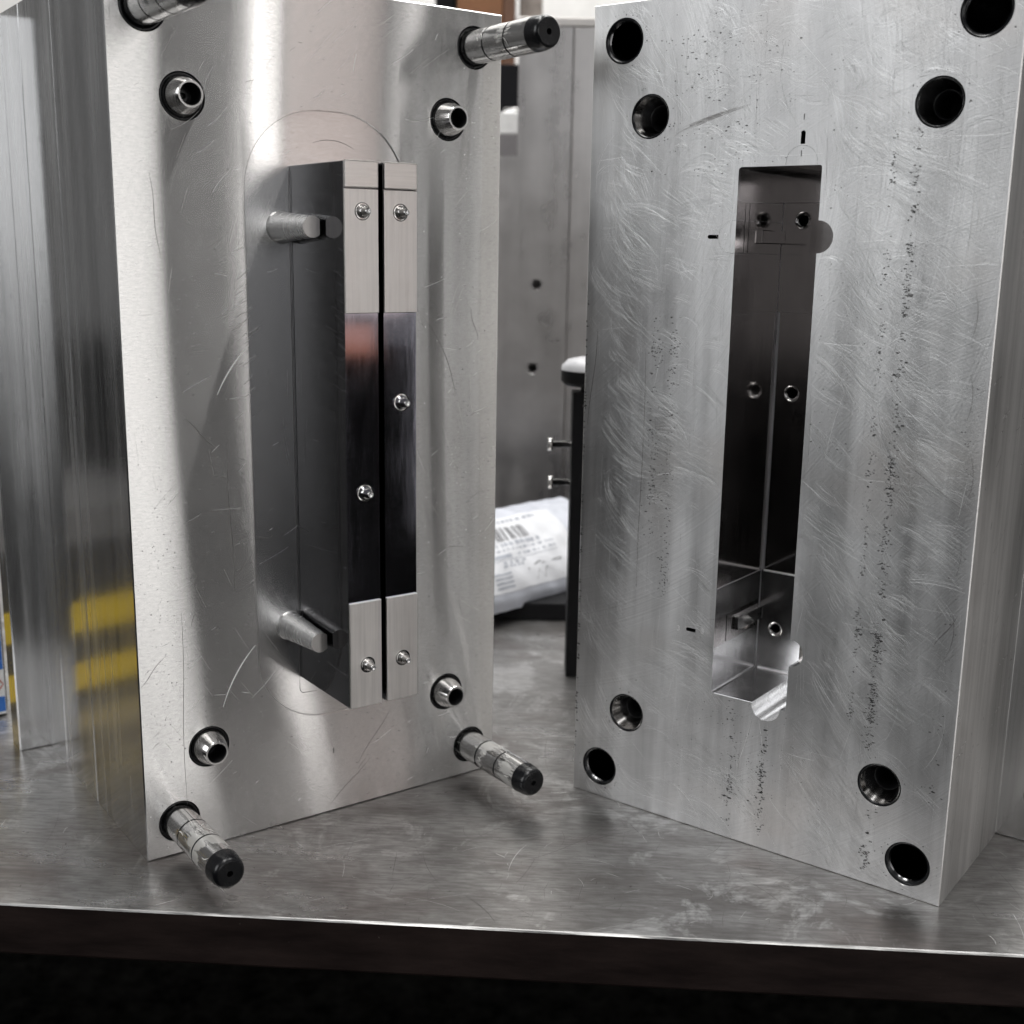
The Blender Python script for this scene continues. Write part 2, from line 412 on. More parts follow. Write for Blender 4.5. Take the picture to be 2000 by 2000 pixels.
W, H = 248.0, 500.0
def plate(name, mats, parent, d0, d1, u0=0.0, u1=W, v0=0.0, v1=H, ch=0.7, holes=None, front=0, side=1, label=None):
    """a plate whose front lies at d1 and back at d0, edges chamfered by ch, front pierced by holes = [(loop, depth, mat)]"""
    m = MB(); holes = holes or []
    def loop(i): return [(u0 + i, v0 + i), (u1 - i, v0 + i), (u1 - i, v1 - i), (u0 + i, v1 - i)]
    m.fill([loop(ch)] + [h[0] for h in holes], d1, front)
    a, b = loop(ch), loop(0)
    for k in range(4):
        k2 = (k + 1) % 4
        m.quad([pt(a[k][0], d1, a[k][1]), pt(a[k2][0], d1, a[k2][1]), pt(b[k2][0], d1 - ch, b[k2][1]), pt(b[k][0], d1 - ch, b[k][1])], side)
        m.quad([pt(a[k][0], d0, a[k][1]), pt(a[k2][0], d0, a[k2][1]), pt(b[k2][0], d0 + ch, b[k2][1]), pt(b[k][0], d0 + ch, b[k][1])], side)
    m.wall(b, d1 - ch, d0 + ch, side)
    m.fill([loop(ch)], d0, side)
    for lp, dep, mi in holes: m.wall(lp, d1, d1 - dep, mi, smooth=len(lp) > 30 and len(lp) < 60)
    return m.build(name, mats, parent, label)

# ------------------------------------------------------------------ setting: floor, wall, bench
fm = MB(); fm.quad([(-14, -14, -0.9), (14, -14, -0.9), (14, 14, -0.9), (-14, 14, -0.9)])
fl = fm.build('floor', 'floor'); fl['kind'] = 'structure'
MAT['wallpaint'] = plain('white_wall_paint', (0.80, 0.79, 0.77), 0.7)
wm = MB(); wm.box(-2600, 2600, -2780, -2700, -900, 2200)
wl = wm.build('wall', 'wallpaint'); wl['kind'] = 'structure'

BYAW = -0.064
bench_t = thing('workbench', 'worn grey steel workbench top carrying the mould halves, with dark brown front edge', 'workbench', (0, 0.5888, 0), BYAW)
m = MB()
bm_ = bmesh.new()
# top sheet with a fine grid so that the worn front edge can wander
NX = 260
x0, x1, yb = -1300.0, 1300.0, 1500.0
rnd = random.Random(5)
jit = [rnd.uniform(-1, 1) for _ in range(NX + 1)]
sm_ = [sum(jit[max(0, i - 2):i + 3]) / len(jit[max(0, i - 2):i + 3]) for i in range(NX + 1)]
rows = []
T = 31.0
for i in range(NX + 1):
    x = x0 + (x1 - x0) * i / NX
    j = sm_[i]
    rows.append([(x, yb, 0.0), (x, 1.4 + 0.8 * j, 0.0), (x, 0.6 + 0.4 * j, -0.25), (x, 0.0, -0.95 + 0.35 * j), (x, 0.25, -T + 1.5), (x, 1.2, -T), (x, yb, -T)])
vb = [[len(m.v) + k for k in range(0)]]
m.v = [tuple(c * MM for c in p) for r in rows for p in r]
K = len(rows[0])
for i in range(NX):
    for k in range(K - 1):
        a = i * K + k
        m.f.append((a, a + 1, a + K + 1, a + K)); m.mi.append([0, 2, 2, 1, 1, 1][k]); m.sm.append(False)
m.build('bench_top', ['bench', 'benchedge', 'wornedge'], bench_t)
for sx in (-1150, 1150):
    for sy in (260, 1400):
        q = MB(); q.box(sx - 40, sx + 40, -sy - 40, -sy + 40, -900, -31.2, bev=4)
        q.build('leg', 'benchedge', bench_t)

# scattered marks on the bench top
def ribbon(m, pts2, wid, lift, tilt, plane='face', mi=0):
    """thin scratch: ribbon along 2-D points; plane face -> (u, v) on d=lift, bench -> (x, y) on z=lift"""
    n = len(pts2); L = []; R_ = []
    for i, (a, b) in enumerate(pts2):
        a0, b0 = pts2[max(0, i - 1)]; a1, b1 = pts2[min(n - 1, i + 1)]
        tx, ty = a1 - a0, b1 - b0; ln = sqrt(tx * tx + ty * ty) or 1.0
        nx, ny = -ty / ln, tx / ln
        hw = wid / 2 * (0.25 + 0.75 * sin(pi * (i + 0.3) / (n - 0.4)))
        L.append((a + nx * hw, b + ny * hw)); R_.append((a - nx * hw, b - ny * hw))
    b = len(m.v)
    for (p, q) in zip(L, R_):
        if plane == 'face': m.v += [pt(p[0], lift + tilt * wid, p[1]), pt(q[0], lift, q[1])]
        else: m.v += [(p[0] * MM, p[1] * MM, (lift + tilt * wid) * MM), (q[0] * MM, q[1] * MM, lift * MM)]
    for i in range(n - 1):
        m.f.append((b + 2 * i, b + 2 * i + 1, b + 2 * i + 3, b + 2 * i + 2)); m.mi.append(mi); m.sm.append(False)
def arc(cx, cy, R_, a0, a1, n=7): return [(cx + R_ * cos(a0 + (a1 - a0) * i / (n - 1)), cy + R_ * sin(a0 + (a1 - a0) * i / (n - 1))) for i in range(n)]
def stroke(x, y, ang, length, curve, n=6):
    P_ = []; a = ang - curve / 2; st = length / (n - 1)
    for i in range(n):
        P_.append((x, y)); x += cos(a) * st; y += sin(a) * st; a += curve / (n - 1)
    return P_
R1 = random.Random(11)
m = MB()
for i in range(1500):
    x, y = R1.uniform(-330, 330), R1.uniform(2, 330)
    L_ = R1.choice([4, 6, 9, 14, 30]) * R1.uniform(0.6, 1.4)
    ribbon(m, stroke(x, y, R1.uniform(0, pi), L_, R1.uniform(-0.9, 0.9)), R1.uniform(0.08, 0.24), 0.05, R1.uniform(-0.2, 0.2), 'bench', 0 if R1.random() < 0.86 else 1)
for i in range(46):
    x, y = R1.uniform(-300, 300), R1.uniform(4, 240)
    ribbon(m, stroke(x, y, R1.gauss(1.9, 0.5), R1.uniform(25, 75), R1.uniform(-0.5, 0.5), 10), R1.uniform(0.15, 0.35), 0.06, R1.uniform(-0.15, 0.15), 'bench', 0 if R1.random() < 0.85 else 1)
m.build('bench_scratches', ['scratchdark', 'scratch'], bench_t, kind='stuff')

# ------------------------------------------------------------------ LEFT half: core side
left = thing('mold_half', 'silver mould half on the left with a tall core insert and four greased guide pins', 'mould', LA, LYAW)
PINS = [(20.5, 20.8), (227.5, 21.2), (20.5, 478.2), (227.5, 478.6)]
TAPERS = [(40.5, 63.6), (208.5, 63.8), (40.0, 435.2), (208.2, 435.0)]
RB = 12.75
stadium = rrect(73.5, 178.5, 67.0, 434.0, 46.0, 14)
holes = [(circle(u, v, RB), 9.0, 2) for u, v in PINS + TAPERS] + [(stadium, 1.0, 3)]
core_plate = plate('core_plate', ['milled', 'side', 'void', 'bright'], left, -95, 0, holes=holes)
m = MB(); m.fill([stadium], -1.0); m.build('pocket_floor', 'pocket', core_plate)
plate('support_plate', ['side', 'side'], left, -163, -95.15, ch=1.0)
plate('spacer_plate', ['side', 'side'], left, -207, -163.15, ch=1.0)
plate('clamp_plate', ['clampface', 'side'], left, -227.5, -207.1, u0=-21, u1=269, ch=1.0)

def guide_pin_mesh():
    m = MB()
    L = 76.0; r = 10.0; g = 0.45
    m.lathe([(0, [(r, -8), (r, 21.6)]), (1, [(r, 21.6), (r - g, 21.9)]), (1, [(r - g, 21.9), (r - g, 22.7)]), (1, [(r - g, 22.7), (r, 23.0)]),
             (0, [(r, 23.0), (r, 43.6)]), (1, [(r, 43.6), (r - g, 43.9)]), (1, [(r - g, 43.9), (r - g, 44.7)]), (1, [(r - g, 44.7), (r, 45.0)]),
             (0, [(r, 45.0), (r, 65.0)])], n=64)
    return m
gp = guide_pin_mesh().build('guide_pin', ['pin', 'void'], left)
def tip_mesh():
    m = MB(); r = 10.0
    m.lathe([(0, [(r, 65.0), (r - 0.05, 66.2), (9.7, 70.0), (9.25, 73.2), (8.7, 74.9), (8.0, 75.7), (7.3, 76.0)]), (0, [(7.3, 76.0), (1.75, 76.0)]), (1, [(1.75, 76.0), (1.5, 69.0)])], n=64)
    m.disc(1.5, 69.0, mi=1)
    return m
tipo = tip_mesh().build('tip', ['black', 'void'], gp)
def ring_mesh(r_in, r_out, d):
    m = MB(); m.lathe([(0, [(r_out, d - 1.2), (r_out - 0.5, d - 0.1), ((r_in + r_out) / 2, d), (r_in + 0.5, d - 0.3), (r_in, d - 1.5)]), (0, [(r_in, d - 1.5), (r_in, -8)])], n=48); return m
ringo = ring_mesh(10.05, 12.7, -0.6).build('seal_ring', 'black', gp)
gp.location = (PINS[0][0] * MM, 0, PINS[0][1] * MM)
pin_labels = ['nearest pin at the bottom corner, thickly greased', 'greased pin at the bottom beside the gap', 'pin cut off by the top of the photograph', 'pin at the top beside the gap, with swirled grease']
gp['label'] = pin_labels[0]
for (u, v), lb in zip(PINS[1:], pin_labels[1:]):
    c = gp.copy(); COL.objects.link(c); c.parent = left; c.location = (u * MM, 0, v * MM); c['label'] = lb
    for ch in (tipo, ringo):
        k = ch.copy(); COL.objects.link(k); k.parent = c
# grease blobs smeared on the upper right and the bottom pins
def grease(pin_uv, seed, n, d_rng, a_rng):
    R_ = random.Random(seed); m = MB()
    for i in range(n):
        d, a = R_.uniform(*d_rng), R_.uniform(*a_rng)
        ln = R_.uniform(3, 9); da = R_.uniform(-0.5, 0.5); cv = R_.uniform(-1.6, 1.6); wd = R_.uniform(0.18, 0.42)
        ang = R_.uniform(-0.6, 0.6); N = 9; rowsL = []
        for j in range(N):
            w_ = wd * sin(pi * (j + 0.5) / N)
            for s_ in (-1, 0, 1):
                dd = d - sin(ang) * s_ * w_; aa = a + cos(ang) * s_ * w_ / 10.0
                rr = 10.05 + (0.45 * w_ if s_ == 0 else 0.0)
                m.v.append(pt(rr * cos(aa), dd, rr * sin(aa)))
            ang += cv / N
            d += cos(ang) * ln / N; a += sin(ang) * ln / N / 10.0
        b = len(m.v) - 3 * N
        for j in range(N - 1):
            for k in range(2):
                q = b + 3 * j + k
                m.f.append((q, q + 1, q + 4, q + 3)); m.mi.append(0); m.sm.append(True)
    return m
MAT['grease'] = plain('white_grease', (0.80, 0.79, 0.76), 0.3)
for pin in [o for o in left.children if o.name.startswith('guide_pin')]:
    u, v = pin.location.x / MM, pin.location.z / MM
    n_ = 9 if v < 100 else (13 if u > 100 else 4)
    g_ = grease((u, v), int(u * 7 + v), n_, (16, 60), (0.35 * pi, 1.05 * pi) if u < 100 else (0.3 * pi, 1.05 * pi))
    go = g_.build('grease_smear', 'grease', pin, kind='stuff')

# tapered locators
m = MB()
m.lathe([(0, [(10.6, -8), (10.6, 0.0), (10.5, 0.6), (7.3, 11.9), (6.9, 12.4)]), (0, [(6.9, 12.4), (5.9, 12.4)]), (1, [(5.9, 12.4), (5.5, 12.0), (5.5, -2.0)])], n=64)
m.disc(5.5, -2.0, mi=1)
tl = m.build('taper_locator', ['bright', 'void'], left)
tr_ = ring_mesh(10.6, 12.7, -0.5).build('seal_ring', 'black', tl)
sc_ = MB(); sc_.lathe([(0, [(3.6, -1.9), (3.2, 0.6)]), (0, [(3.2, 0.6), (1.8, 0.6)]), (1, [(1.8, 0.6), (1.6, -1.5)])], n=24); sc_ = sc_.build('socket_screw', ['black', 'void'], tl)
tl.location = (TAPERS[0][0] * MM, 0, TAPERS[0][1] * MM)
for u, v in TAPERS[1:]:
    c = tl.copy(); COL.objects.link(c); c.parent = left; c.location = (u * MM, 0, v * MM)
    for ch in (tr_, sc_):
        k = ch.copy(); COL.objects.link(k); k.parent = c

# core insert: two columns with a dark slot between them
def column(u0, u1, pins, big):
    m = MB(); m.box(u0, u1, -1.0, 63.4, 95.2, 402.4, bev=0.35)
    col = m.build('core_column', 'inswall', left)
    m = MB(); m.box(u0 + 0.05, u1 - 0.05, 63.4, 65.0, 95.3, 158.3, bev=0.3); m.build('lower_plate', 'ground', col)
    m = MB(); m.box(u0 + 0.05, u1 - 0.05, 63.4, 63.7, 158.5, 322.3, bev=0.05); pp_ = m.build('polished_panel', 'mirror', col)
    m = MB(); m.box(u0 + 0.05, u1 - 0.05, 63.4, 65.0, 322.5, 388.2, bev=0.25); m.build('upper_plate', 'ground', col)
    m = MB(); m.box(u0 + 0.1, u1 - 0.1, 63.4, 65.7, 388.6, 402.9, bev=0.7); m.build('end_cap', 'cap', col)
    m = MB(); m.box(u0 + 0.1, u1 - 0.1, 63.5, 65.02, 158.0, 158.62, bev=0.12); m.build('step_highlight', 'ledge', col)  # pale strip painted as the highlight along the step
    for (cu, cv) in pins:
        f = 63.7 if cv in big else 65.0; s = 1.12 if cv in big else 1.0
        m = MB()
        m.lathe([(1, [(4.75 * s, f - 0.02), (4.6 * s, f + 0.12), (4.35 * s, f + 0.12), (4.2 * s, f + 0.02)]), (0, [(4.2 * s, f + 0.02), (3.7 * s, f + 0.05)]),
                 (0, [(3.7 * s, f + 0.05), (3.45 * s, f + 1.0), (2.9 * s, f + 2.4)]), (0, [(2.9 * s, f + 2.4), (2.5 * s, f + 2.6)]), (0, [(2.5 * s, f + 2.6), (1.75 * s, f + 6.4)]),
                 (0, [(1.75 * s, f + 6.4), (1.3 * s, f + 6.6)]), (2, [(1.3 * s, f + 6.6), (0.3, f + 6.3)])], cu, cv, n=40)
        m.disc(0.3, f + 6.3, cu, cv, 40, 2)
        m.build('core_pin', ['bright', 'black', 'dullcone'], col)
    return col
column(102.0, 122.6, [(112.8, 376.5), (113.2, 222.2), (113.3, 120.5)], (222.2,))
column(126.0, 147.0, [(136.4, 376.5), (137.2, 272.1), (136.8, 120.4)], (272.1,))
m = MB(); m.box(122.65, 125.95, -1.0, 40.0, 97.0, 401.0); m.build('slot_floor', 'void', left)  # black block stands in for the shade deep in the slot
# side pins, cut flat towards the insert
for v in (368.2, 129.8):
    m = MB()
    m.lathe([(0, [(9.3, -1.0), (8.7, 0.6)]), (0, [(8.7, 0.6), (5.9, 39.5)])], 95.9, v, n=64, clip=4.2)
    m.disc(5.9, 39.5, 95.9, v, 64, 1, clip=4.2)
    m.build('side_pin', ['dullcone', 'ground'], left)
# outline cut of the insert foot in the pocket floor
m = MB()
foot = [(101.2, 96), (101.2, 86.5), (103.0, 84.5), (113, 84.0)]
ribbon(m, foot, 0.45, -0.96, 0.0); ribbon(m, [(101.2, 400), (101.2, 300), (101.2, 200), (101.2, 96)], 0.5, -0.96, 0.0)
ribbon(m, arc(128, 388, 30, 0.62 * pi, 0.32 * pi, 14), 0.35, -0.96, 0.0)
so_ = rrect(74.0, 178.0, 67.5, 433.5, 45.5, 14); so_ = so_ + [so_[0]]
def dense(lp, step=4.0):
    o_ = []
    for (a, b) in zip(lp[:-1], lp[1:]):
        n_ = max(1, int(sqrt((a[0] - b[0]) ** 2 + (a[1] - b[1]) ** 2) / step))
        o_ += [(a[0] + (b[0] - a[0]) * k / n_, a[1] + (b[1] - a[1]) * k / n_) for k in range(n_)]
    return o_ + [lp[-1]]
ribbon(m, dense(so_), 0.35, -0.9, 0.0, 'face', 2)
m.build('foot_seam', ['scratchdark', 'hairline', 'smear'], core_plate, kind='stuff')

# scratches on the milled face
R2 = random.Random(3)
m = MB()
for i in range(150):
    u, v = R2.uniform(4, 244), R2.uniform(6, 494)
    if 98 < u < 150 and 90 < v < 405: continue
    inside = 74 < u < 178 and 68 < v < 433
    lift = -0.94 if inside else 0.05
    L_ = R2.choice([3, 5, 8, 14]) * R2.uniform(0.6, 1.5)
    ribbon(m, stroke(u, v, R2.gauss(0.55, 0.35), L_, R2.uniform(-0.6, 0.6)), R2.uniform(0.10, 0.26), lift, R2.uniform(-0.3, 0.3), 'face', 1 if R2.random() < 0.72 else 0)
for i in range(26):   # bundle of bright nicks left of the pocket
    u, v = R2.gauss(66, 6), R2.gauss(318, 30)
    if u > 72.5: u = 72.5 - R2.uniform(0, 6)
    ribbon(m, stroke(u, v, 0.62 + R2.gauss(0, .08), R2.uniform(3, 10), 0.3), 0.26, 0.05, 0.3, 'face', 1)
for (c_, R_, a0, a1, wd, mi) in (((135, 236), 90, 0.62 * pi, 0.86 * pi, 0.9, 1), ((132, 60), 86, 0.6 * pi, 0.9 * pi, 0.9, 1), ((118, 250), 98, 0.05 * pi, 0.26 * pi, 0.3, 0)):
    P_ = [p for p in arc(*c_, R_, a0, a1, 40) if not (73 < p[0] < 179 and 66 < p[1] < 435)]
    if len(P_) > 3: ribbon(m, P_, wd, 0.06, 0.1, 'face', mi)
for s0, s1 in (((27, 150), (25, 30)), ((34, 262), (52, 243)), ((60, 160), (58, 245)), ((150, 30), (120, 5)), ((165, 60), (140, 28)), ((20, 395), (24, 350)), ((232, 300), (226, 320)), ((0.5, 108), (16, 125))):
    P_ = [(s0[0] + (s1[0] - s0[0]) * t / 9 + 0.6 * sin(t * 0.8), s0[1] + (s1[1] - s0[1]) * t / 9) for t in range(10)]
    ribbon(m, P_, 0.3, 0.06, 0.0, 'face', 0)
for i in range(700):
    rr = R2.uniform(60, 420); a0 = R2.uniform(0, 2 * pi); da = R2.uniform(6, 26) / rr
    P_ = arc(330, 280, rr, a0, a0 + da, 7)
    if not all(2 < p[0] < 246 and 3 < p[1] < 497 for p in P_): continue
    if any((p[0] - a) ** 2 + (p[1] - b_) ** 2 < 14 ** 2 for p in (P_[0], P_[3], P_[6]) for a, b_ in PINS + TAPERS): continue
    if any(98 < p[0] < 150 and 92 < p[1] < 405 for p in P_): continue
    ins = [73 < p[0] < 179 and 66.5 < p[1] < 434.5 for p in P_]
    if any(ins) and not all(74.5 < p[0] < 177.5 and 80 < p[1] < 420 for p in P_): continue
    ribbon(m, P_, R2.uniform(0.06, 0.14), -0.95 if ins[0] else 0.04, R2.uniform(-0.06, 0.06), 'face', 2)
m.build('face_scratches', ['scratchdark', 'scratch', 'hairline'], core_plate, kind='stuff')

def speck(m, u, v, r, R_, lift=0.06, stretch=1.0, mi=0):
    n = 7; b = len(m.v); a0 = R_.uniform(0, 6.28)
    for k in range(n):
        q = r * R_.uniform(0.45, 1.25)
        m.v.append(pt(u + q * cos(a0 + k * 2 * pi / n) * stretch, lift, v + q * sin(a0 + k * 2 * pi / n)))
    m.f.append(tuple(range(b, b + n))); m.mi.append(mi); m.sm.append(False)
m = MB()
for i in range(420):   # pits along the bright left band and in the right strip
    if R2.random() < 0.5: u, v = R2.gauss(16, 7), R2.gauss(150, 70)
    else: u, v = R2.uniform(190, 245), R2.uniform(120, 470)
    if not (1 < u < 247 and 3 < v < 497): continue
    if any((u - a) ** 2 + (v - b_) ** 2 < 14 ** 2 for a, b_ in PINS + TAPERS): continue
    speck(m, u, v, R2.uniform(0.12, 0.42), R2, mi=0 if R2.random() < 0.6 else 1)
m.build('pit_marks', ['midresidue', 'scratch'], core_plate, kind='stuff')

def stamp(txt, u, v, size, parent, mat, rot=0.0, lift=0.05):
    cu = bpy.data.curves.new('stamp', 'FONT'); cu.body = txt; cu.size = size * MM; cu.align_x = 'CENTER'; cu.align_y = 'CENTER'
    cu.extrude = 0.00004
    t = bpy.data.objects.new('stamp_source', cu); COL.objects.link(t)
    bpy.context.view_layer.update()
    me = bpy.data.meshes.new_from_object(t.evaluated_get(bpy.context.evaluated_depsgraph_get()))
    bpy.data.objects.remove(t)
    me.materials.clear(); me.materials.append(MAT[mat])
    o = link('stamped_number', me, parent)
    o.location = pt(u, lift, v); o.rotation_euler = Matrix.Rotation(rot, 3, 'Y').to_4x4().to_euler() if False else (pi / 2, 0, 0)
    if rot: o.rotation_euler = (Matrix.Rotation(pi / 2, 4, 'X') @ Matrix.Rotation(rot, 4, 'Z')).to_euler()
    return o
stamp('1', 123.3, 41.1, 5.5, left, 'darkline')

# ------------------------------------------------------------------ RIGHT half: cavity side
right = thing('mold_half', 'silver mould half on the right with a deep narrow cavity and swirled sanding scratches', 'mould', RA, RYAW)
BUSH = [(20.6, 21.2), (228.4, 19.8), (21.5, 478.5), (229.0, 475.8)]
SOCK = [(39.8, 63.8), (208.6, 62.4), (41.0, 435.1), (209.8, 433.9)]
U0, U1, V0, V1 = 100.0, 149.4, 92.2, 405.0
def bump_arc(cu, cv, r, a0, n=20): return circle(cu, cv, r, n, a0, a0 + pi)
RH = 9.3
pocket = []
pocket += [(U0 + 2.0, V0), ]
pocket += [(136.4 - RH, V0)] + bump_arc(136.4, V0 - 0.2, RH, pi) + [(136.4 + RH, V0)]     # bottom half round
pocket += circle(U1 - 2, V0 + 2, 2, 4, -pi / 2, 0)[1:]
pocket += [(U1, 128.6 - 8.3)] + bump_arc(U1 + 0.1, 128.6, 8.3, -pi / 2) + [(U1, 128.6 + 8.3)]     # right lower half round
pocket += [(U1, 367.0 - 8.8)] + bump_arc(U1 + 0.2, 367.0, 8.8, -pi / 2) + [(U1, 367.0 + 8.8)]     # right upper half round
pocket += circle(U1 - 1.4, V1 - 1.4, 1.4, 4, 0, pi / 2)
pocket += [(137.4 + RH, V1)] + bump_arc(137.4, V1 + 1.3, RH, 0) + [(137.4 - RH, V1)]               # top half round (filled)
pocket += circle(U0 + 2, V1 - 2, 2, 4, pi / 2, pi)
pocket += [(U0, 366.6 + RH)] + bump_arc(U0 - 1.2, 366.6, RH, pi / 2) + [(U0, 366.6 - RH)]          # left upper half round (filled)
pocket += [(U0, 130.0 + 9.1)] + bump_arc(U0 - 1.2, 130.0, 9.1, pi / 2) + [(U0, 130.0 - 9.1)]       # left lower half round (filled)
pocket += circle(U0 + 2, V0 + 2, 2, 4, pi, 3 * pi / 2)[:-1]
def slot(u0, u1, v0, v1, end):
    r = (v1 - v0) / 2 if end in 'LR' else (u1 - u0) / 2
    if end == 'T': return [(u0, v0), (u1, v0)] + circle((u0 + u1) / 2, v1 - r, r, 8, 0, pi)
    return [(u1, v0), (u1, v1)] + circle(u0 + r, (v0 + v1) / 2, r, 8, pi / 2, 3 * pi / 2)
keys = [slot(136.1, 138.7, 416.2, 423.3, 'T'), slot(82.4, 89.2, 365.5, 367.8, 'L'), slot(80.6, 87.2, 128.3, 130.5, 'L')]
holes = [(circle(u, v, 13.0), 14.0, 2) for u, v in BUSH] + [(circle(u, v, 12.7), 14.0, 2) for u, v in SOCK] + [(pocket, 64.0, 3)] + [(k, 7.0, 2) for k in keys]
cav = plate('cavity_plate', ['sanded', 'sideR', 'void', 'cavsatin'], right, -111.6, 0, holes=holes, ch=0.5)
plate('clamp_plate', ['clampface', 'sideR'], right, -131.6, -111.7, u0=-21, u1=269, ch=1.0)
for k in keys:
    m = MB(); m.fill([k], -6.9); m.build('key_slot', 'void', cav)
# back of the through-pocket
# fillers: flush half-round inserts in the left edge and at the top
def filler(loop, name='half_round_insert'):
    m = MB(); m.fill([loop], -0.03, 0); m.wall(loop, -0.03, -62.0, 1); m.build(name, ['sanded', 'cavwall'], right)
g = 0.14
filler([(U0, 366.6 + RH - g), ] + circle(U0 - 1.2, 366.6, RH - g, 20, pi / 2, 3 * pi / 2) + [(U0, 366.6 - RH + g)])
filler([(U0, 130 + 9.1 - g), ] + circle(U0 - 1.2, 130, 9.1 - g, 20, pi / 2, 3 * pi / 2) + [(U0, 130 - 9.1 + g)])
filler([(137.4 - RH + g, V1), (137.4 + RH - g, V1)] + circle(137.4, V1 + 1.3, RH - g, 20, 0, pi))
# half rounds that stay open: their own floors
def half_floor(lp, d, mat):
    m = MB(); m.fill([lp], -d); m.build('half_round_seat', mat, right)
half_floor(bump_arc(U1 + 0.1, 128.6, 8.25, -pi / 2), 14, 'cap')
half_floor(bump_arc(U1 + 0.25, 367.0, 8.75, -pi / 2), 46, 'cavwall')
m = MB(); lp = bump_arc(136.4, V0 - 0.25, RH - 0.05, pi); m.fill([lp], -52); m.wall([lp[0], lp[-1]], -52, -62.0, closed=False); m.build('half_round_seat', 'cavsatin', right)
# wall skins of the cavity, mirror-like above and satin below
m = MB()
m.box(99.2, 100.04, -62.9, -0.6, 158.6, 322.3); m.build('cavity_wall_panel', 'cavwall', right)
m = MB(); m.box(99.2, 100.02, -62.9, -0.6, 376.2, 386.6); m.build('cavity_wall_panel', 'cavwall', right)
m = MB(); m.box(99.2, 100.02, -62.9, -0.6, 322.6, 357.0); m.build('cavity_wall_panel', 'cavwall', right)
m = MB(); m.box(99.2, 100.06, -62.9, -2.6, 387.0, 403.0); m.build('cavity_wall_panel', 'cavwall', right)
m = MB(); m.box(99.2, 100.03, -62.9, -0.6, 139.3, 158.3); m.build('cavity_wall_panel', 'cavsatin', right)
# cavity floor
def cav_floor(v0, v1, d, mat, hole=None, hr=3.0):
    m = MB(); lp = [(U0 - 0.5, v0), (U1 + 0.5, v0), (U1 + 0.5, v1), (U0 - 0.5, v1)]
    hs = []
    if hole: hs = [circle(hole[0], hole[1], hr * 1.75, 36)]
    m.fill([lp] + hs, -d, 0)
    m.wall(lp, -d, -d - 2.5, 0)
    if hole:
        m.lathe([(1, [(hr * 1.75, -d), (hr * 1.7, -d - 0.6), (hr * 1.12, -d - 1.0)]), (1, [(hr * 1.12, -d - 1.0), (hr, -d - 2.0)]), (2, [(hr, -d - 2.0), (hr, -d - 14)])], hole[0], hole[1], n=36)
        m.disc(hr, -d - 14, hole[0], hole[1], 36, 2)
    return m.build('cavity_floor_plate', [mat, 'bright', 'void'], right)
cav_floor(V0 - 0.5, 158.3, 62.0, 'cavsatin', (112.0, 120.4), 2.8)
cav_floor(158.4, 322.4, 62.9, 'cavwall', (112.6, 273.0), 3.0)
cav_floor(322.5, 387.6, 62.0, 'cavwall', (113.2, 377.5), 3.0)
cav_floor(387.8, V1 + 0.5, 61.0, 'cavwall')
# inner corner fillet between wall and floor and rib that fits the slot
m = MB()
cs = [(100.04 + 1.8 - 1.8 * cos(t * pi / 12), -62.9 + 1.8 - 1.8 * sin(t * pi / 12)) for t in range(7)]
b = len(m.v)
for (u, d) in cs: m.v += [pt(u, d, V0 + 0.1), pt(u, d, V1 - 0.1)]
for k in range(6): m.f.append((2 * k, 2 * k + 2, 2 * k + 3, 2 * k + 1)); m.mi.append(0); m.sm.append(True)
m.build('corner_fillet', 'fillet', right)
# fillet along the sill, pale strips for the step's highlight, skin of the open bottom channel
m = MB(); cs = [(V0 + 0.14 + 1.4 - 1.4 * cos(t * pi / 12), -62.0 + 1.4 - 1.4 * sin(t * pi / 12)) for t in range(7)]
for (v, d) in cs: m.v += [pt(101.6, d, v), pt(149.0, d, v)]
for k in range(6): m.f.append((2 * k, 2 * k + 2, 2 * k + 3, 2 * k + 1)); m.mi.append(0); m.sm.append(True)
m.build('sill_fillet', 'fillet', right)
m = MB(); cs = [(100.05 + 1.2 - 1.2 * sin(t * pi / 12), V0 + 0.14 + 1.2 - 1.2 * cos(t * pi / 12)) for t in range(7)]
for (u, v) in cs: m.v += [pt(u, -60.6, v), pt(u, -0.8, v)]
for k in range(6): m.f.append((2 * k, 2 * k + 2, 2 * k + 3, 2 * k + 1)); m.mi.append(0); m.sm.append(True)
m.build('sill_fillet', 'fillet', right)
m = MB(); m.box(101.8, 149.2, -63.2, -61.5, 157.5, 158.35, bev=0.2); m.build('step_highlight', 'ledge', right)
m = MB(); m.box(99.5, 100.32, -60.5, -0.7, 158.1, 158.55, bev=0.1); m.build('step_highlight', 'fillet', right)
m = MB(); m.wall(bump_arc(136.4, V0 - 0.2, RH - 0.06, pi), -0.3, -52.0, smooth=True, closed=False); m.build('channel_skin', 'dullcone', right)
# sill skin at the bottom of the cavity with a soft fillet line
m = MB(); m.box(100.3, 127.0, -62.2, -0.7, 91.2, V0 + 0.12); m.build('cavity_sill', 'cavsatin', right)
# tabs on the wall
for (d0, d1, v0, v1, mat) in ((-62.0, -30.5, 363.3, 371.2, 'cavwall'), (-62.0, -27.5, 125.6, 134.6, 'cavsatin')):
    m = MB(); m.box(99.5, 102.4, d0, d1, v0, v1, bev=0.5); m.build('wall_tab', mat, right)
for d in (11.2, 16.4):
    m = MB(); m.box(99.6, 100.10, -d - 0.35, -d, 358, 386, 0); m.build('wall_seam', 'void', right)
m = MB(); m.box(99.6, 100.12, -16.5, -15.6, 121.5, 138.8); m.build('wall_seam', 'bore', right)
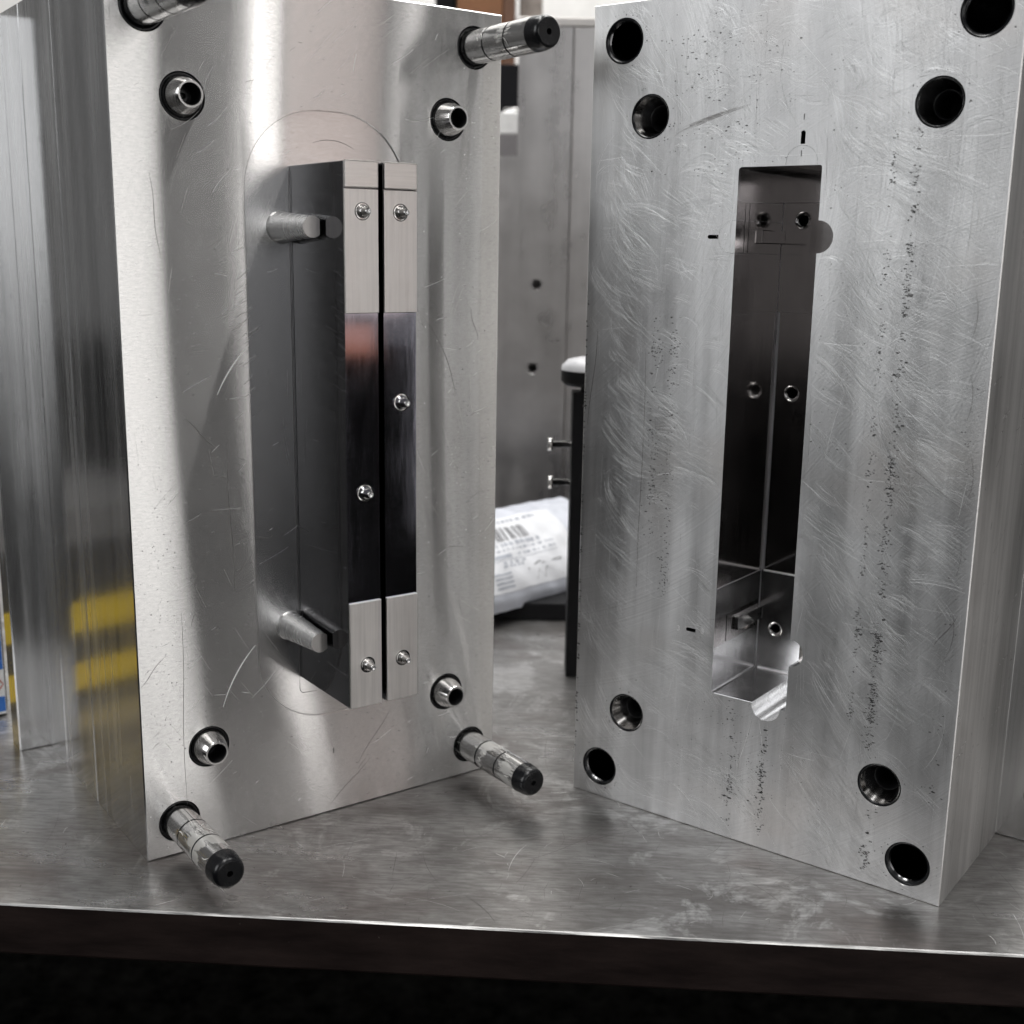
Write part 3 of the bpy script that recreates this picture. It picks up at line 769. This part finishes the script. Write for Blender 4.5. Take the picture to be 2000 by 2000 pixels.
# guide bushings
m = MB()
m.lathe([(0, [(12.95, -0.9), (12.7, -0.3), (12.2, -0.2)]), (1, [(12.2, -0.2), (11.4, -0.7), (10.9, -1.6)]), (2, [(10.9, -1.6), (10.35, -2.4)]), (2, [(10.35, -2.4), (10.35, -60)])], n=64)
m.disc(10.35, -60, mi=3)
bu = m.build('guide_bushing', ['black', 'black', 'bore', 'void'], right)
rm = MB(); rm.lathe([(0, [(13.35, 0.03), (12.97, -0.5)])], n=64); rim = rm.build('bushing_rim', 'bright', bu)
bu.location = (BUSH[0][0] * MM, 0, BUSH[0][1] * MM)
for u, v in BUSH[1:]:
    c = bu.copy(); COL.objects.link(c); c.parent = right; c.location = (u * MM, 0, v * MM)
    k = rim.copy(); COL.objects.link(k); k.parent = c
m = MB()
m.lathe([(0, [(12.65, -0.9), (12.5, -0.4), (11.9, -0.3)]), (0, [(11.9, -0.3), (11.3, -0.9)]), (1, [(11.3, -0.9), (7.4, -13.0)]), (2, [(7.4, -13.0), (6.9, -13.4), (6.9, -40)])], n=64)
m.disc(6.9, -40, mi=2)
so = m.build('taper_socket', ['black', 'bright', 'void'], right)
rm = MB(); rm.lathe([(0, [(13.0, 0.03), (12.67, -0.5)])], n=64); rim2 = rm.build('socket_rim', 'bright', so)
so.location = (SOCK[0][0] * MM, 0, SOCK[0][1] * MM)
for u, v in SOCK[1:]:
    c = so.copy(); COL.objects.link(c); c.parent = right; c.location = (u * MM, 0, v * MM)
    k = rim2.copy(); COL.objects.link(k); k.parent = c
# stamped numbers
for t, u, v, mt in (('1', 137.3, 430.2, 'darkline'), ('1', 136.9, 411.1, 'darkline'), ('2', 76.7, 367.5, 'scratch'), ('2', 93.8, 367.0, 'scratch'), ('3', 75.3, 128.6, 'scratch'), ('3', 92.0, 130.0, 'scratch'), ('1', 116.0, 47.3, 'darkline')):
    stamp(t, u, v, 4.6, right, mt)

# sanding scratches: bundles of short curved strokes
R4 = random.Random(21)
m = MB()
def free(u, v, lim=1.0):
    if not (lim < u < W - lim and lim < v < H - lim): return False
    if U0 - 0.6 < u < U1 + 0.6 and V0 - 0.6 < v < V1 + 0.6: return False
    if (u - U1) ** 2 + (v - 128.6) ** 2 < 9.2 ** 2 or (u - U1) ** 2 + (v - 367) ** 2 < 9.6 ** 2 or (u - 136.4) ** 2 + (v - V0) ** 2 < 10 ** 2: return False
    for a, b_ in BUSH + SOCK:
        if (u - a) ** 2 + (v - b_) ** 2 < 13.8 ** 2: return False
    for k in keys:
        if min(p[0] for p in k) - 0.5 < u < max(p[0] for p in k) + 0.5 and min(p[1] for p in k) - 0.5 < v < max(p[1] for p in k) + 0.5: return False
    return True
def put(P_, wd, tilt, mi=0):
    run = []
    for p in P_ + [None]:
        if p is not None and free(*p): run.append(p)
        else:
            if len(run) > 2: ribbon(m, run, wd, 0.045 + R4.uniform(0, 0.02), tilt, 'face', mi)
            run = []
def drift(u, v): return 0.5 + 0.25 * sin(u * 0.071 + 1.7 * sin(v * 0.019)) + 0.25 * sin(v * 0.047 + 2.1 * sin(u * 0.033) + 0.8)
def bundle(u, v, ang, length, curve, n, gap, wid):
    dn = drift(u, v)
    if R4.random() > 0.18 + 0.95 * dn: return
    length *= R4.choice([0.5, 0.8, 1.0, 1.0, 1.5]); soft = R4.random() < 0.5
    n = max(2, int(n * (0.5 + 0.8 * dn)))
    for k in range(n):
        off = (k - n / 2) * gap * R4.uniform(0.6, 1.4)
        uu = u + off * cos(ang + pi / 2) + R4.gauss(0, 1.2) * cos(ang); vv = v + off * sin(ang + pi / 2) + R4.gauss(0, 1.2) * sin(ang)
        put(stroke(uu, vv, ang + R4.gauss(0, 0.05), length * R4.uniform(0.5, 1.2), curve * R4.uniform(0.7, 1.3), 8), wid * R4.uniform(0.5, 1.3), R4.uniform(-0.18, 0.18), 2 if soft else 0)
v = 6.0
for band, (uc, sig, ang, curve, rate) in enumerate(((18, 7, -0.78, 0.75, 3.1), (30, 7, -0.62, 0.4, 4.0), (58, 9, -0.35, -0.9, 4.2), (82, 7, -0.45, -1.0, 5.2), (160, 8, -0.8, -0.5, 4.2),
                                                   (176, 8, -0.75, 0.5, 3.2), (193, 8, -0.65, 0.75, 2.7), (207, 9, -0.55, -0.55, 3.3), (224, 9, -0.5, -0.6, 5.0), (112, 26, -0.55, 0.6, 9.0))):
    v = 4.0
    while v < 497:
        v += rate * R4.uniform(0.5, 1.6)
        top = max(0.0, (v - 330) / 170.0)
        a = ang + R4.gauss(0, 0.16 + 0.35 * top); cvr = curve + R4.gauss(0, 0.25 + 0.7 * top)
        bundle(uc + R4.gauss(0, sig), v, a, R4.uniform(12, 34), cvr, R4.randint(7, 18), R4.uniform(0.3, 0.75), R4.uniform(0.06, 0.135))
for i in range(330):      # freer swirls over the upper part
    u, v = R4.uniform(5, 243), R4.uniform(300, 496)
    bundle(u, v, R4.gauss(-0.5, 0.5), R4.uniform(8, 24), R4.choice([-1, 1]) * R4.uniform(0.3, 1.2), R4.randint(4, 10), R4.uniform(0.4, 0.9), R4.uniform(0.06, 0.12))
for i in range(90):       # single longer strokes
    put(stroke(R4.uniform(5, 240), R4.uniform(10, 490), R4.choice([0.0, 0.0, -0.7, -1.2, 1.4]) + R4.gauss(0, 0.08), R4.uniform(15, 45), R4.gauss(0, 0.3), 10), R4.uniform(0.12, 0.22), R4.uniform(-0.25, 0.25))
for i in range(420):       # upright drawn lines from the grinding stroke
    put(stroke(R4.uniform(3, 245), R4.uniform(10, 470), pi / 2 + R4.gauss(0, 0.03), R4.uniform(10, 50), R4.gauss(0, 0.05), 6), R4.uniform(0.05, 0.1), R4.uniform(-0.1, 0.1), 1 if R4.random() < 0.6 else 0)
m.build('sanding_scratches', ['scratch', 'smear', 'scratchsoft'], cav, kind='stuff')
m_keep = m
m = MB()
for (pp0, pp1, w_) in (((44, 300), (44.5, 150), 0.35), ((9, 310), (4, 250), 0.5), ((196, 256), (243, 226), 0.3), ((243, 170), (232, 150), 0.4)):
    P_ = [(pp0[0] + (pp1[0] - pp0[0]) * t / 11 + 0.7 * sin(t * 0.5), pp0[1] + (pp1[1] - pp0[1]) * t / 11) for t in range(12)]
    ribbon(m, [p for p in P_ if free(*p)], w_, 0.05, 0.0, 'face', 0)
for k in range(5):
    put_P = arc(206 + R4.uniform(-4, 4), 160 + k * 42, 36, -0.35, 0.35, 12)
    ribbon(m, [p for p in put_P if free(*p)], 0.3, 0.05, 0.0, 'face', 0)
for k in range(16):
    a0, b0 = R4.uniform(-1, 1), R4.uniform(-1.6, 1.6)
    P_ = [(58 + 47 * t / 11 + a0, 424 + 15 * (t / 11) ** 0.8 + b0 * (1 - 0.5 * t / 11)) for t in range(R4.randint(0, 4), R4.randint(8, 12))]
    ribbon(m, P_, R4.uniform(0.15, 0.4), 0.05, 0.0, 'face', 1)
m.build('dark_scratches', ['scratchdark', 'smear'], cav, kind='stuff')
# residue specks in upright rows
m = MB()
def row(u, v0, v1, du, n, r0, r1, clump=0.6):
    cl = [R4.uniform(v0, v1) for _ in range(max(3, int((v1 - v0) / 9)))]
    for i in range(n):
        v = R4.gauss(R4.choice(cl), 2.2) if R4.random() < clump else R4.uniform(v0, v1)
        uu = u + R4.gauss(0, du)
        if free(uu, v, 0.6): speck(m, uu, v, R4.uniform(r0, r1) * (1.6 if R4.random() < 0.08 else 1), R4, stretch=R4.uniform(1.0, 2.6), mi=0 if R4.random() < 0.28 else 1)
row(201, 60, 426, 1.4, 620, 0.12, 0.5, 0.85)
row(200.5, 70, 250, 1.8, 220, 0.12, 0.45, 0.8)
row(189, 90, 426, 1.1, 330, 0.12, 0.42, 0.8)
row(52, 180, 320, 2.4, 260, 0.10, 0.42)
row(63, 150, 320, 2.0, 240, 0.10, 0.42)
row(1.1, 20, 330, 0.35, 190, 0.12, 0.55, 0.8)
row(116, 6, 86, 1.6, 90, 0.12, 0.5)
row(137, 6, 80, 1.3, 120, 0.12, 0.6)
row(204, 6, 60, 1.6, 60, 0.15, 0.7)
row(160, 250, 480, 12, 120, 0.1, 0.35)
row(110, 380, 495, 14, 140, 0.1, 0.4)
row(70, 400, 495, 14, 150, 0.1, 0.45)
row(240, 60, 300, 2.5, 60, 0.12, 0.4)
row(120, 20, 90, 20, 260, 0.08, 0.28, 0.3)
for a, b_ in BUSH + SOCK:
    for i in range(16):
        t = R4.uniform(0, 2 * pi); q = R4.uniform(14.3, 17.0); uu, vv = a + q * cos(t), b_ + q * sin(t)
        if free(uu, vv): speck(m, uu, vv, R4.uniform(0.15, 0.5), R4, mi=0 if R4.random() < .5 else 1)
m.build('residue_specks', ['darkline', 'midresidue'], cav, kind='stuff')

# scratches on the visible side of the right half
m = MB()
for i in range(70):
    d, v = R4.uniform(-108, -3), R4.uniform(5, 300)
    P_ = stroke(d, v, R4.choice([0.0, 1.4, -0.5]) + R4.gauss(0, 0.2), R4.uniform(3, 14), R4.uniform(-0.8, 0.8))
    n = len(P_); wd = R4.uniform(0.15, 0.45); b = len(m.v)
    for (dd, vv) in P_: m.v += [pt(W + 0.05, dd, vv + wd / 2), pt(W + 0.05, dd, vv - wd / 2)]
    for k in range(n - 1): m.f.append((b + 2 * k, b + 2 * k + 1, b + 2 * k + 3, b + 2 * k + 2)); m.mi.append(0 if R4.random() < 0.7 else 1); m.sm.append(False)
m.build('side_scratches', ['scratchdark', 'scratch'], cav, kind='stuff')

# ------------------------------------------------------------------ things behind the mould halves
CAMP = Vector((0, 0, 0.3578)); CM = cam_matrix(0.2137, 0.0158, CAMP)
def world_at(px, py, Y):
    d = CM.to_3x3() @ Vector(((px - 1000) / 2363.37, -(py - 1000) / 2363.37, -1.0))
    return CAMP + d * (Y / d.y)
def wbox(m, x0, x1, y0, y1, z0, z1, mi=0, bev=0.0): m.box(x0 * 1000, x1 * 1000, -y1 * 1000, -y0 * 1000, z0 * 1000, z1 * 1000, mi, bev)

# tall aluminium block in the middle background, stepped at its upper left
MAT['bgalu'] = steel('background_aluminium', (0.62, 0.60, 0.595), 0.30, sc=(30, 30, 1.2), bump=0.10, var=0.10)
Y = 1.55
xa = world_at(1007, 500, Y).x; xl = world_at(950, 600, Y).x - 0.05; xs = world_at(1109, 500, Y).x; xr = world_at(1163, 500, Y).x + 0.02
zt = world_at(1080, 52, Y).z; zs = world_at(990, 304, Y).z
blk = thing('aluminium_block', 'tall stepped aluminium block with two small holes, standing blurred in the gap', 'metal block')
def bh(px, py): p = world_at(px, py, Y); return (p.x * 1000, p.z * 1000)
m = MB()
out = [(xl * 1000, 0.2), (xs * 1000, 0.2), (xs * 1000, zt * 1000), (xa * 1000, zt * 1000), (xa * 1000, zs * 1000), (xl * 1000, zs * 1000)]
h1, h2 = bh(1048, 555), bh(1040, 718)
hl = [circle(*h1, 6.0, 24), circle(*h2, 6.0, 24)]
m.fill([out] + hl, -Y * 1000); m.wall(out, -Y * 1000, -Y * 1000 - 90); m.fill([out], -Y * 1000 - 90)
for q in hl: m.wall(q, -Y * 1000, -Y * 1000 - 30, 1)
m.build('front_plate', ['bgalu', 'void'], blk)
for hx, hz in (h1, h2):
    q = MB(); q.lathe([(0, [(8.2, -Y * 1000 + 0.4), (6.0, -Y * 1000 - 2.0)])], hx, hz, n=24); q.build('hole_rim', 'bright', blk)
m = MB(); wbox(m, xs + 0.0012, xr, Y + 0.003, Y + 0.09, 0.0002, zt, bev=1.0); m.build('side_plate', 'bgalu', blk)
m = MB(); wbox(m, xa - 0.004, xr + 0.004, Y + 0.001, Y + 0.09, zt + 0.001, zt + 0.011, bev=1.0); m.build('top_plate', 'cap', blk)

# parcel with a printed label lying on a base box coloured black for its shadow
MAT['paper'] = plain('white_label_paper', (0.70, 0.71, 0.74), 0.45, var=0.04)
MAT['bagwhite'] = plain('pale_plastic_bag', (0.55, 0.57, 0.63), 0.28, var=0.12, scale=40)
MAT['ink'] = plain('grey_ink', (0.20, 0.20, 0.21), 0.6)
MAT['inksoft'] = plain('faint_ink', (0.38, 0.40, 0.45), 0.6)
MAT['blackplastic'] = plain('black_plastic', (0.010, 0.010, 0.011), 0.5)
case = MB(); wbox(case, -0.16, 0.30, 1.145, 1.46, 0.0002, 0.018, bev=2); case = case.build('shadow_base', 'blackplastic')  # near-black colour stands in for the shadow below the parcel
tag(case, 'flat base box on the bench under the white parcel, black for the shadow there', 'case')
def ground_at(px, py, z):
    d = CM.to_3x3() @ Vector(((px - 1000) / 2363.37, -(py - 1000) / 2363.37, -1.0)); return CAMP + d * ((z - CAMP.z) / d.z)
p0, p1 = ground_at(970, 1190, 0.022), ground_at(1118, 1148, 0.022)
e1 = (p1 - p0).normalized(); q0 = ground_at(970, 985, 0.098)
up = (q0 - p0); up = (up - e1 * up.dot(e1)); hgt = up.length; e2 = up.normalized(); e3 = e1.cross(e2)
par = thing('parcel', 'white parcel with a barcode shipping label, leaning in the gap between the mould halves', 'parcel')
par.matrix_world = Matrix((e1, e2, e3)).transposed().to_4x4(); par.location = p0
wd = (p1 - p0).length
def bag_z(x, y):
    a, b_ = (x + 0.08) / (wd + 0.16), y / hgt
    e = max(0.0, min(1.0, 4.2 * min(a, 1 - a))) ** 0.5 * max(0.0, min(1.0, 4.0 * min(b_ + 0.02, 1.02 - b_))) ** 0.5
    return 0.006 * e - 0.012 + 0.020 * sqrt(max(0.0, 1 - (2 * b_ - 1) ** 2)) + 0.0008 * sin(x * 95 + 3 * sin(y * 60)) * sin(y * 70 + 1.3) + 0.0005 * sin(x * 240 + y * 170)
NU, NV = 60, 30
m = MB()
def gp_(i, j): return -0.08 + (wd + 0.16) * i / NU, hgt * j / NV
for side_ in (1, -1):
    b0_ = len(m.v)
    for i in range(NU + 1):
        for j in range(NV + 1):
            x, y = gp_(i, j); z = bag_z(x, y)
            edge = i in (0, NU) or j in (0, NV)
            m.v.append((x, y, z if side_ > 0 else (z if edge else -0.012 - 0.3 * z)))
    for i in range(NU):
        for j in range(NV):
            q = b0_ + i * (NV + 1) + j; m.f.append((q, q + NV + 1, q + NV + 2, q + 1)); m.mi.append(0); m.sm.append(True)
m.build('bag', 'bagwhite', par)
def flat(m, x0, x1, y0, y1, lift, mi=0):
    nx, ny = max(1, int((x1 - x0) / 0.004)), max(1, int((y1 - y0) / 0.004))
    b_ = len(m.v)
    for i in range(nx + 1):
        for j in range(ny + 1):
            x, y = x0 + (x1 - x0) * i / nx, y0 + (y1 - y0) * j / ny
            m.v.append((x, y, bag_z(x, y) + lift))
    for i in range(nx):
        for j in range(ny):
            q = b_ + i * (ny + 1) + j; m.f.append((q, q + ny + 1, q + ny + 2, q + 1)); m.mi.append(mi); m.sm.append(True)
m = MB(); flat(m, -0.03, wd + 0.03, hgt * 0.10, hgt * 0.80, 0.0005); lab = m.build('shipping_label', 'paper', par)
R5 = random.Random(8)
m = MB(); x = 0.010
while x < wd * 0.80:
    wbar = R5.choice([0.0007, 0.0011, 0.0018, 0.0026]); flat(m, x, x + wbar, hgt * 0.54, hgt * 0.68, 0.0008); x += wbar + R5.choice([0.0008, 0.0012, 0.002, 0.004])
m.build('barcode', 'ink', lab)
m = MB()
for yy, hh_, xs0, xs1 in ((0.735, 0.03, 0.01, wd), (0.485, 0.035, 0.006, wd * .85), (0.44, 0.02, 0.03, wd), (0.385, 0.02, wd * .5, wd), (0.32, 0.02, 0.03, 0.06), (0.29, 0.02, 0.028, 0.055)):
    x = xs0
    while x < xs1:
        l_ = R5.uniform(0.0015, 0.006); flat(m, x, x + l_, hgt * yy, hgt * (yy + hh_), 0.0008); x += l_ + R5.uniform(0.001, 0.005)
flat(m, 0.022, 0.046, hgt * 0.375, hgt * 0.41, 0.0008)
flat(m, 0.0, wd, hgt * 0.355, hgt * 0.36, 0.0008)
for k in range(4): flat(m, 0.010, 0.034, hgt * (0.13 + 0.035 * k), hgt * (0.145 + 0.035 * k), 0.0008)
m.build('printed_lines', 'inksoft', lab, kind='stuff')
m = MB()
for (a, b_) in (((0.058, .23), (0.078, .28)), ((0.078, .28), (0.082, .25)), ((0.082, .26), (0.11, .26)), ((0.066, .14), (0.072, .21)), ((0.072, .21), (0.078, .14)), ((0.078, .14), (0.084, .22)), ((0.084, .22), (0.105, .13))):
    y0, y1 = a[1] * hgt, b_[1] * hgt
    m.quad([(a[0], y0, bag_z(a[0], y0) + .0009), (b_[0], y1, bag_z(b_[0], y1) + .0009), (b_[0], y1 + .0014, bag_z(b_[0], y1) + .0009), (a[0], y0 + .0014, bag_z(a[0], y0) + .0009)])
m.build('pen_scribble', 'ink', lab)

# black upright with knob and two bolts behind the right half
Y = 0.985
post = thing('clamp_post', 'black upright clamp post with a domed knob and two bolts, beside the right mould half', 'clamp')
xl_ = world_at(1113, 1000, Y).x; zt_ = world_at(1113, 768, Y).z
m = MB(); wbox(m, xl_, xl_ + 0.03, Y, Y + 0.03, 0.0002, zt_, bev=1.0); m.build('post', 'blackplastic', post)
zc = world_at(1113, 735, Y).z; xk = xl_ + 0.016
m = MB()
def zlathe(m, prof, cx, cy, n=40, mi=0):
    for m_, pr in prof:
        rows_ = []
        for r, z in pr:
            rows_.append(len(m.v)); m.v += [((cx + r * cos(2 * pi * k / n)), (cy + r * sin(2 * pi * k / n)), z) for k in range(n)]
        for i in range(len(rows_) - 1):
            for k in range(n):
                k2 = (k + 1) % n; m.f.append((rows_[i] + k, rows_[i] + k2, rows_[i + 1] + k2, rows_[i + 1] + k)); m.mi.append(m_); m.sm.append(True)
zlathe(m, [(0, [(0.009, zt_ - 0.002), (0.009, zc - 0.009)]), (0, [(0.009, zc - 0.009), (0.022, zc - 0.0085), (0.0255, zc - 0.005), (0.0255, zc + 0.004)])], xk, Y + 0.015)
kn = m.build('knob', 'blackplastic', post)
MAT['greyplastic'] = plain('pale_grey_cap', (0.60, 0.60, 0.62), 0.3)
m = MB(); zlathe(m, [(0, [(0.0254, zc + 0.004), (0.025, zc + 0.0075), (0.020, zc + 0.0125), (0.011, zc + 0.0145), (0.0005, zc + 0.015)])], xk, Y + 0.015); m.build('knob_cap', 'greyplastic', kn)
for py in (873, 948):
    p = world_at(1080, py, Y); zz = p.z
    q = MB()
    n = 20
    prof = [(0.0055, p.x - 0.004), (0.0055, p.x), (0.0026, p.x + 0.0002), (0.0026, xl_ + 0.002)]
    rows_ = []
    for r, x in prof:
        rows_.append(len(q.v)); q.v += [(x, Y + 0.015 + r * cos(2 * pi * k / n), zz + r * sin(2 * pi * k / n)) for k in range(n)]
    for i in range(3):
        for k in range(n): k2 = (k + 1) % n; q.f.append((rows_[i] + k, rows_[i] + k2, rows_[i + 1] + k2, rows_[i + 1] + k)); q.mi.append(0); q.sm.append(True)
    q.f.append(tuple(rows_[0] + k for k in range(n))); q.mi.append(0); q.sm.append(False)
    q.build('bolt', 'bright', post)

# stacked boxes glimpsed between the left half and the tall block
MAT['greybox'] = plain('grey_cardboard', (0.20, 0.19, 0.195), 0.6)
MAT['whitebox'] = plain('white_carton', (0.85, 0.85, 0.84), 0.5)
MAT['brown'] = plain('brown_cardboard', (0.24, 0.105, 0.045), 0.65, var=0.2, scale=12)
MAT['darkbox'] = plain('dark_cabinet', (0.012, 0.012, 0.014), 0.5)
Y = 1.66
a, b_ = world_at(960, 303, Y), world_at(1009, 262, Y)
m = MB(); wbox(m, a.x - 0.03, b_.x + 0.005, Y, Y + 0.04, 0.0002, b_.z, bev=2); tag(m.build('grey_carton', 'greybox'), 'tall grey carton behind the gap, under the small white box', 'carton')
a2 = world_at(985, 219, Y)
m = MB(); wbox(m, a.x - 0.03, b_.x + 0.005, Y + 0.002, Y + 0.04, b_.z + 0.0003, a2.z, bev=2); tag(m.build('white_carton', 'whitebox'), 'small white box on top of the grey carton, glimpsed left of the tall block', 'carton')
Y = 1.78
m = MB(); zc2 = world_at(990, 125, Y).z; wbox(m, a.x - 0.05, b_.x + 0.02, Y, Y + 0.08, 0.0002, zc2, bev=2); tag(m.build('dark_cabinet', 'darkbox'), 'narrow black cabinet behind the white box', 'cabinet')
pz = world_at(985, 196, 1.70); m = MB()
n = 20; rows_ = []
for r, x in ((0.0005, pz.x - 0.002), (0.0045, pz.x), (0.0045, pz.x + 0.06), (0.0005, pz.x + 0.062)):
    rows_.append(len(m.v)); m.v += [(x, 1.69 + r * cos(2 * pi * k / n), a2.z + 0.0046 + r * sin(2 * pi * k / n)) for k in range(n)]
for i in range(3):
    for k in range(n): k2 = (k + 1) % n; m.f.append((rows_[i] + k, rows_[i] + k2, rows_[i + 1] + k2, rows_[i + 1] + k)); m.mi.append(0); m.sm.append(True)
tag(m.build('steel_rod', 'bright'), 'short bright steel rod lying on the small white box', 'rod')
Y = 2.0
a, b_ = world_at(893, 0, Y), world_at(1006, 60, Y)
bx = thing('cardboard_box', 'brown cardboard box blurred behind the top edge of the left mould half', 'box')
m = MB(); wbox(m, a.x, b_.x - 0.02, Y, Y + 0.3, 0.0002, 0.85, bev=3); m.build('carton_body', 'brown', bx)
m = MB(); wbox(m, b_.x - 0.0199, b_.x, Y + 0.004, Y + 0.3, 0.0002, 0.83, bev=3); m.build('shaded_side', plain('shaded_brown_card', (0.15, 0.075, 0.045), 0.7), bx)  # darker copy of the brown card, shade put into its colour
a3, b3 = world_at(846, 0, Y), world_at(886, 30, Y)
m = MB(); wbox(m, a3.x, b3.x, Y + 0.05, Y + 0.12, 0.0002, 0.80, bev=2); tag(m.build('black_bottle_rack', 'darkbox'), 'black upright rack just left of the brown cardboard box', 'rack')
a4, b4 = world_at(1015, 0, Y), world_at(1062, 30, Y)
m = MB(); wbox(m, a4.x, b4.x, Y + 0.1, Y + 0.2, 0.0002, 0.9, bev=4); tag(m.build('grey_sack', plain('grey_brown_sack', (0.34, 0.30, 0.27), 0.8, var=0.4, scale=30)), 'mottled grey brown sack right of the cardboard box', 'sack')

# white canister with blue label at the left edge
can = thing('canister', 'canister with a blue and white label at the left edge of the photograph', 'canister', (-0.3864, 0.8791, 0), 0.45)
MAT['canbody'] = plain('dark_grey_plastic', (0.045, 0.042, 0.04), 0.4)
MAT['whiteplastic'] = plain('white_plastic', (0.78, 0.79, 0.80), 0.35)
MAT['blue'] = plain('blue_print', (0.03, 0.16, 0.55), 0.4)
MAT['yellow'] = plain('yellow_band', (1.0, 0.66, 0.02), 0.45)
MAT['red'] = plain('red_print', (0.45, 0.08, 0.06), 0.5)
m = MB(); m.box(-200, 0, -120, 0, 0.2, 128, bev=5); m.build('can_body', 'canbody', can)
m = MB(); m.box(-11, -1.2, 0.02, 0.05, 2, 112); m.build('paper_label', 'whiteplastic', can)
m = MB(); m.box(-10.6, -1.6, 0.06, 0.35, 4, 16, 0); m.box(-10.6, -1.6, 0.06, 0.35, 38, 84, 0); cl_ = m.build('label', 'blue', can)
m = MB()
R6 = random.Random(2)
for k in range(24):
    z = 41 + k * 1.75
    m.box(-10, -3.2 - R6.uniform(0, 2), 0.4, 0.5, z, z + 0.8)
m.build('label_text', 'whiteplastic', cl_, kind='stuff')
m = MB()
for s_ in (-1, 1):
    for t_ in (-1, 1):
        c0 = (-6.5, 26.0)
        pA, pB = (c0[0] + s_ * 4.4, c0[1]), (c0[0], c0[1] + t_ * 6)
        ribbon(m, [pA, ((pA[0] + pB[0]) / 2, (pA[1] + pB[1]) / 2), pB], 1.0, 0.4, 0.0)
m.build('hazard_diamond', 'red', cl_)
for (z0, z1) in ((56, 80), (9, 30)):
    m = MB()
    m.box(-185, -12.5, 0.05, 3.0, z0, z1, bev=1.0); m.build('yellow_band', 'yellow', can)
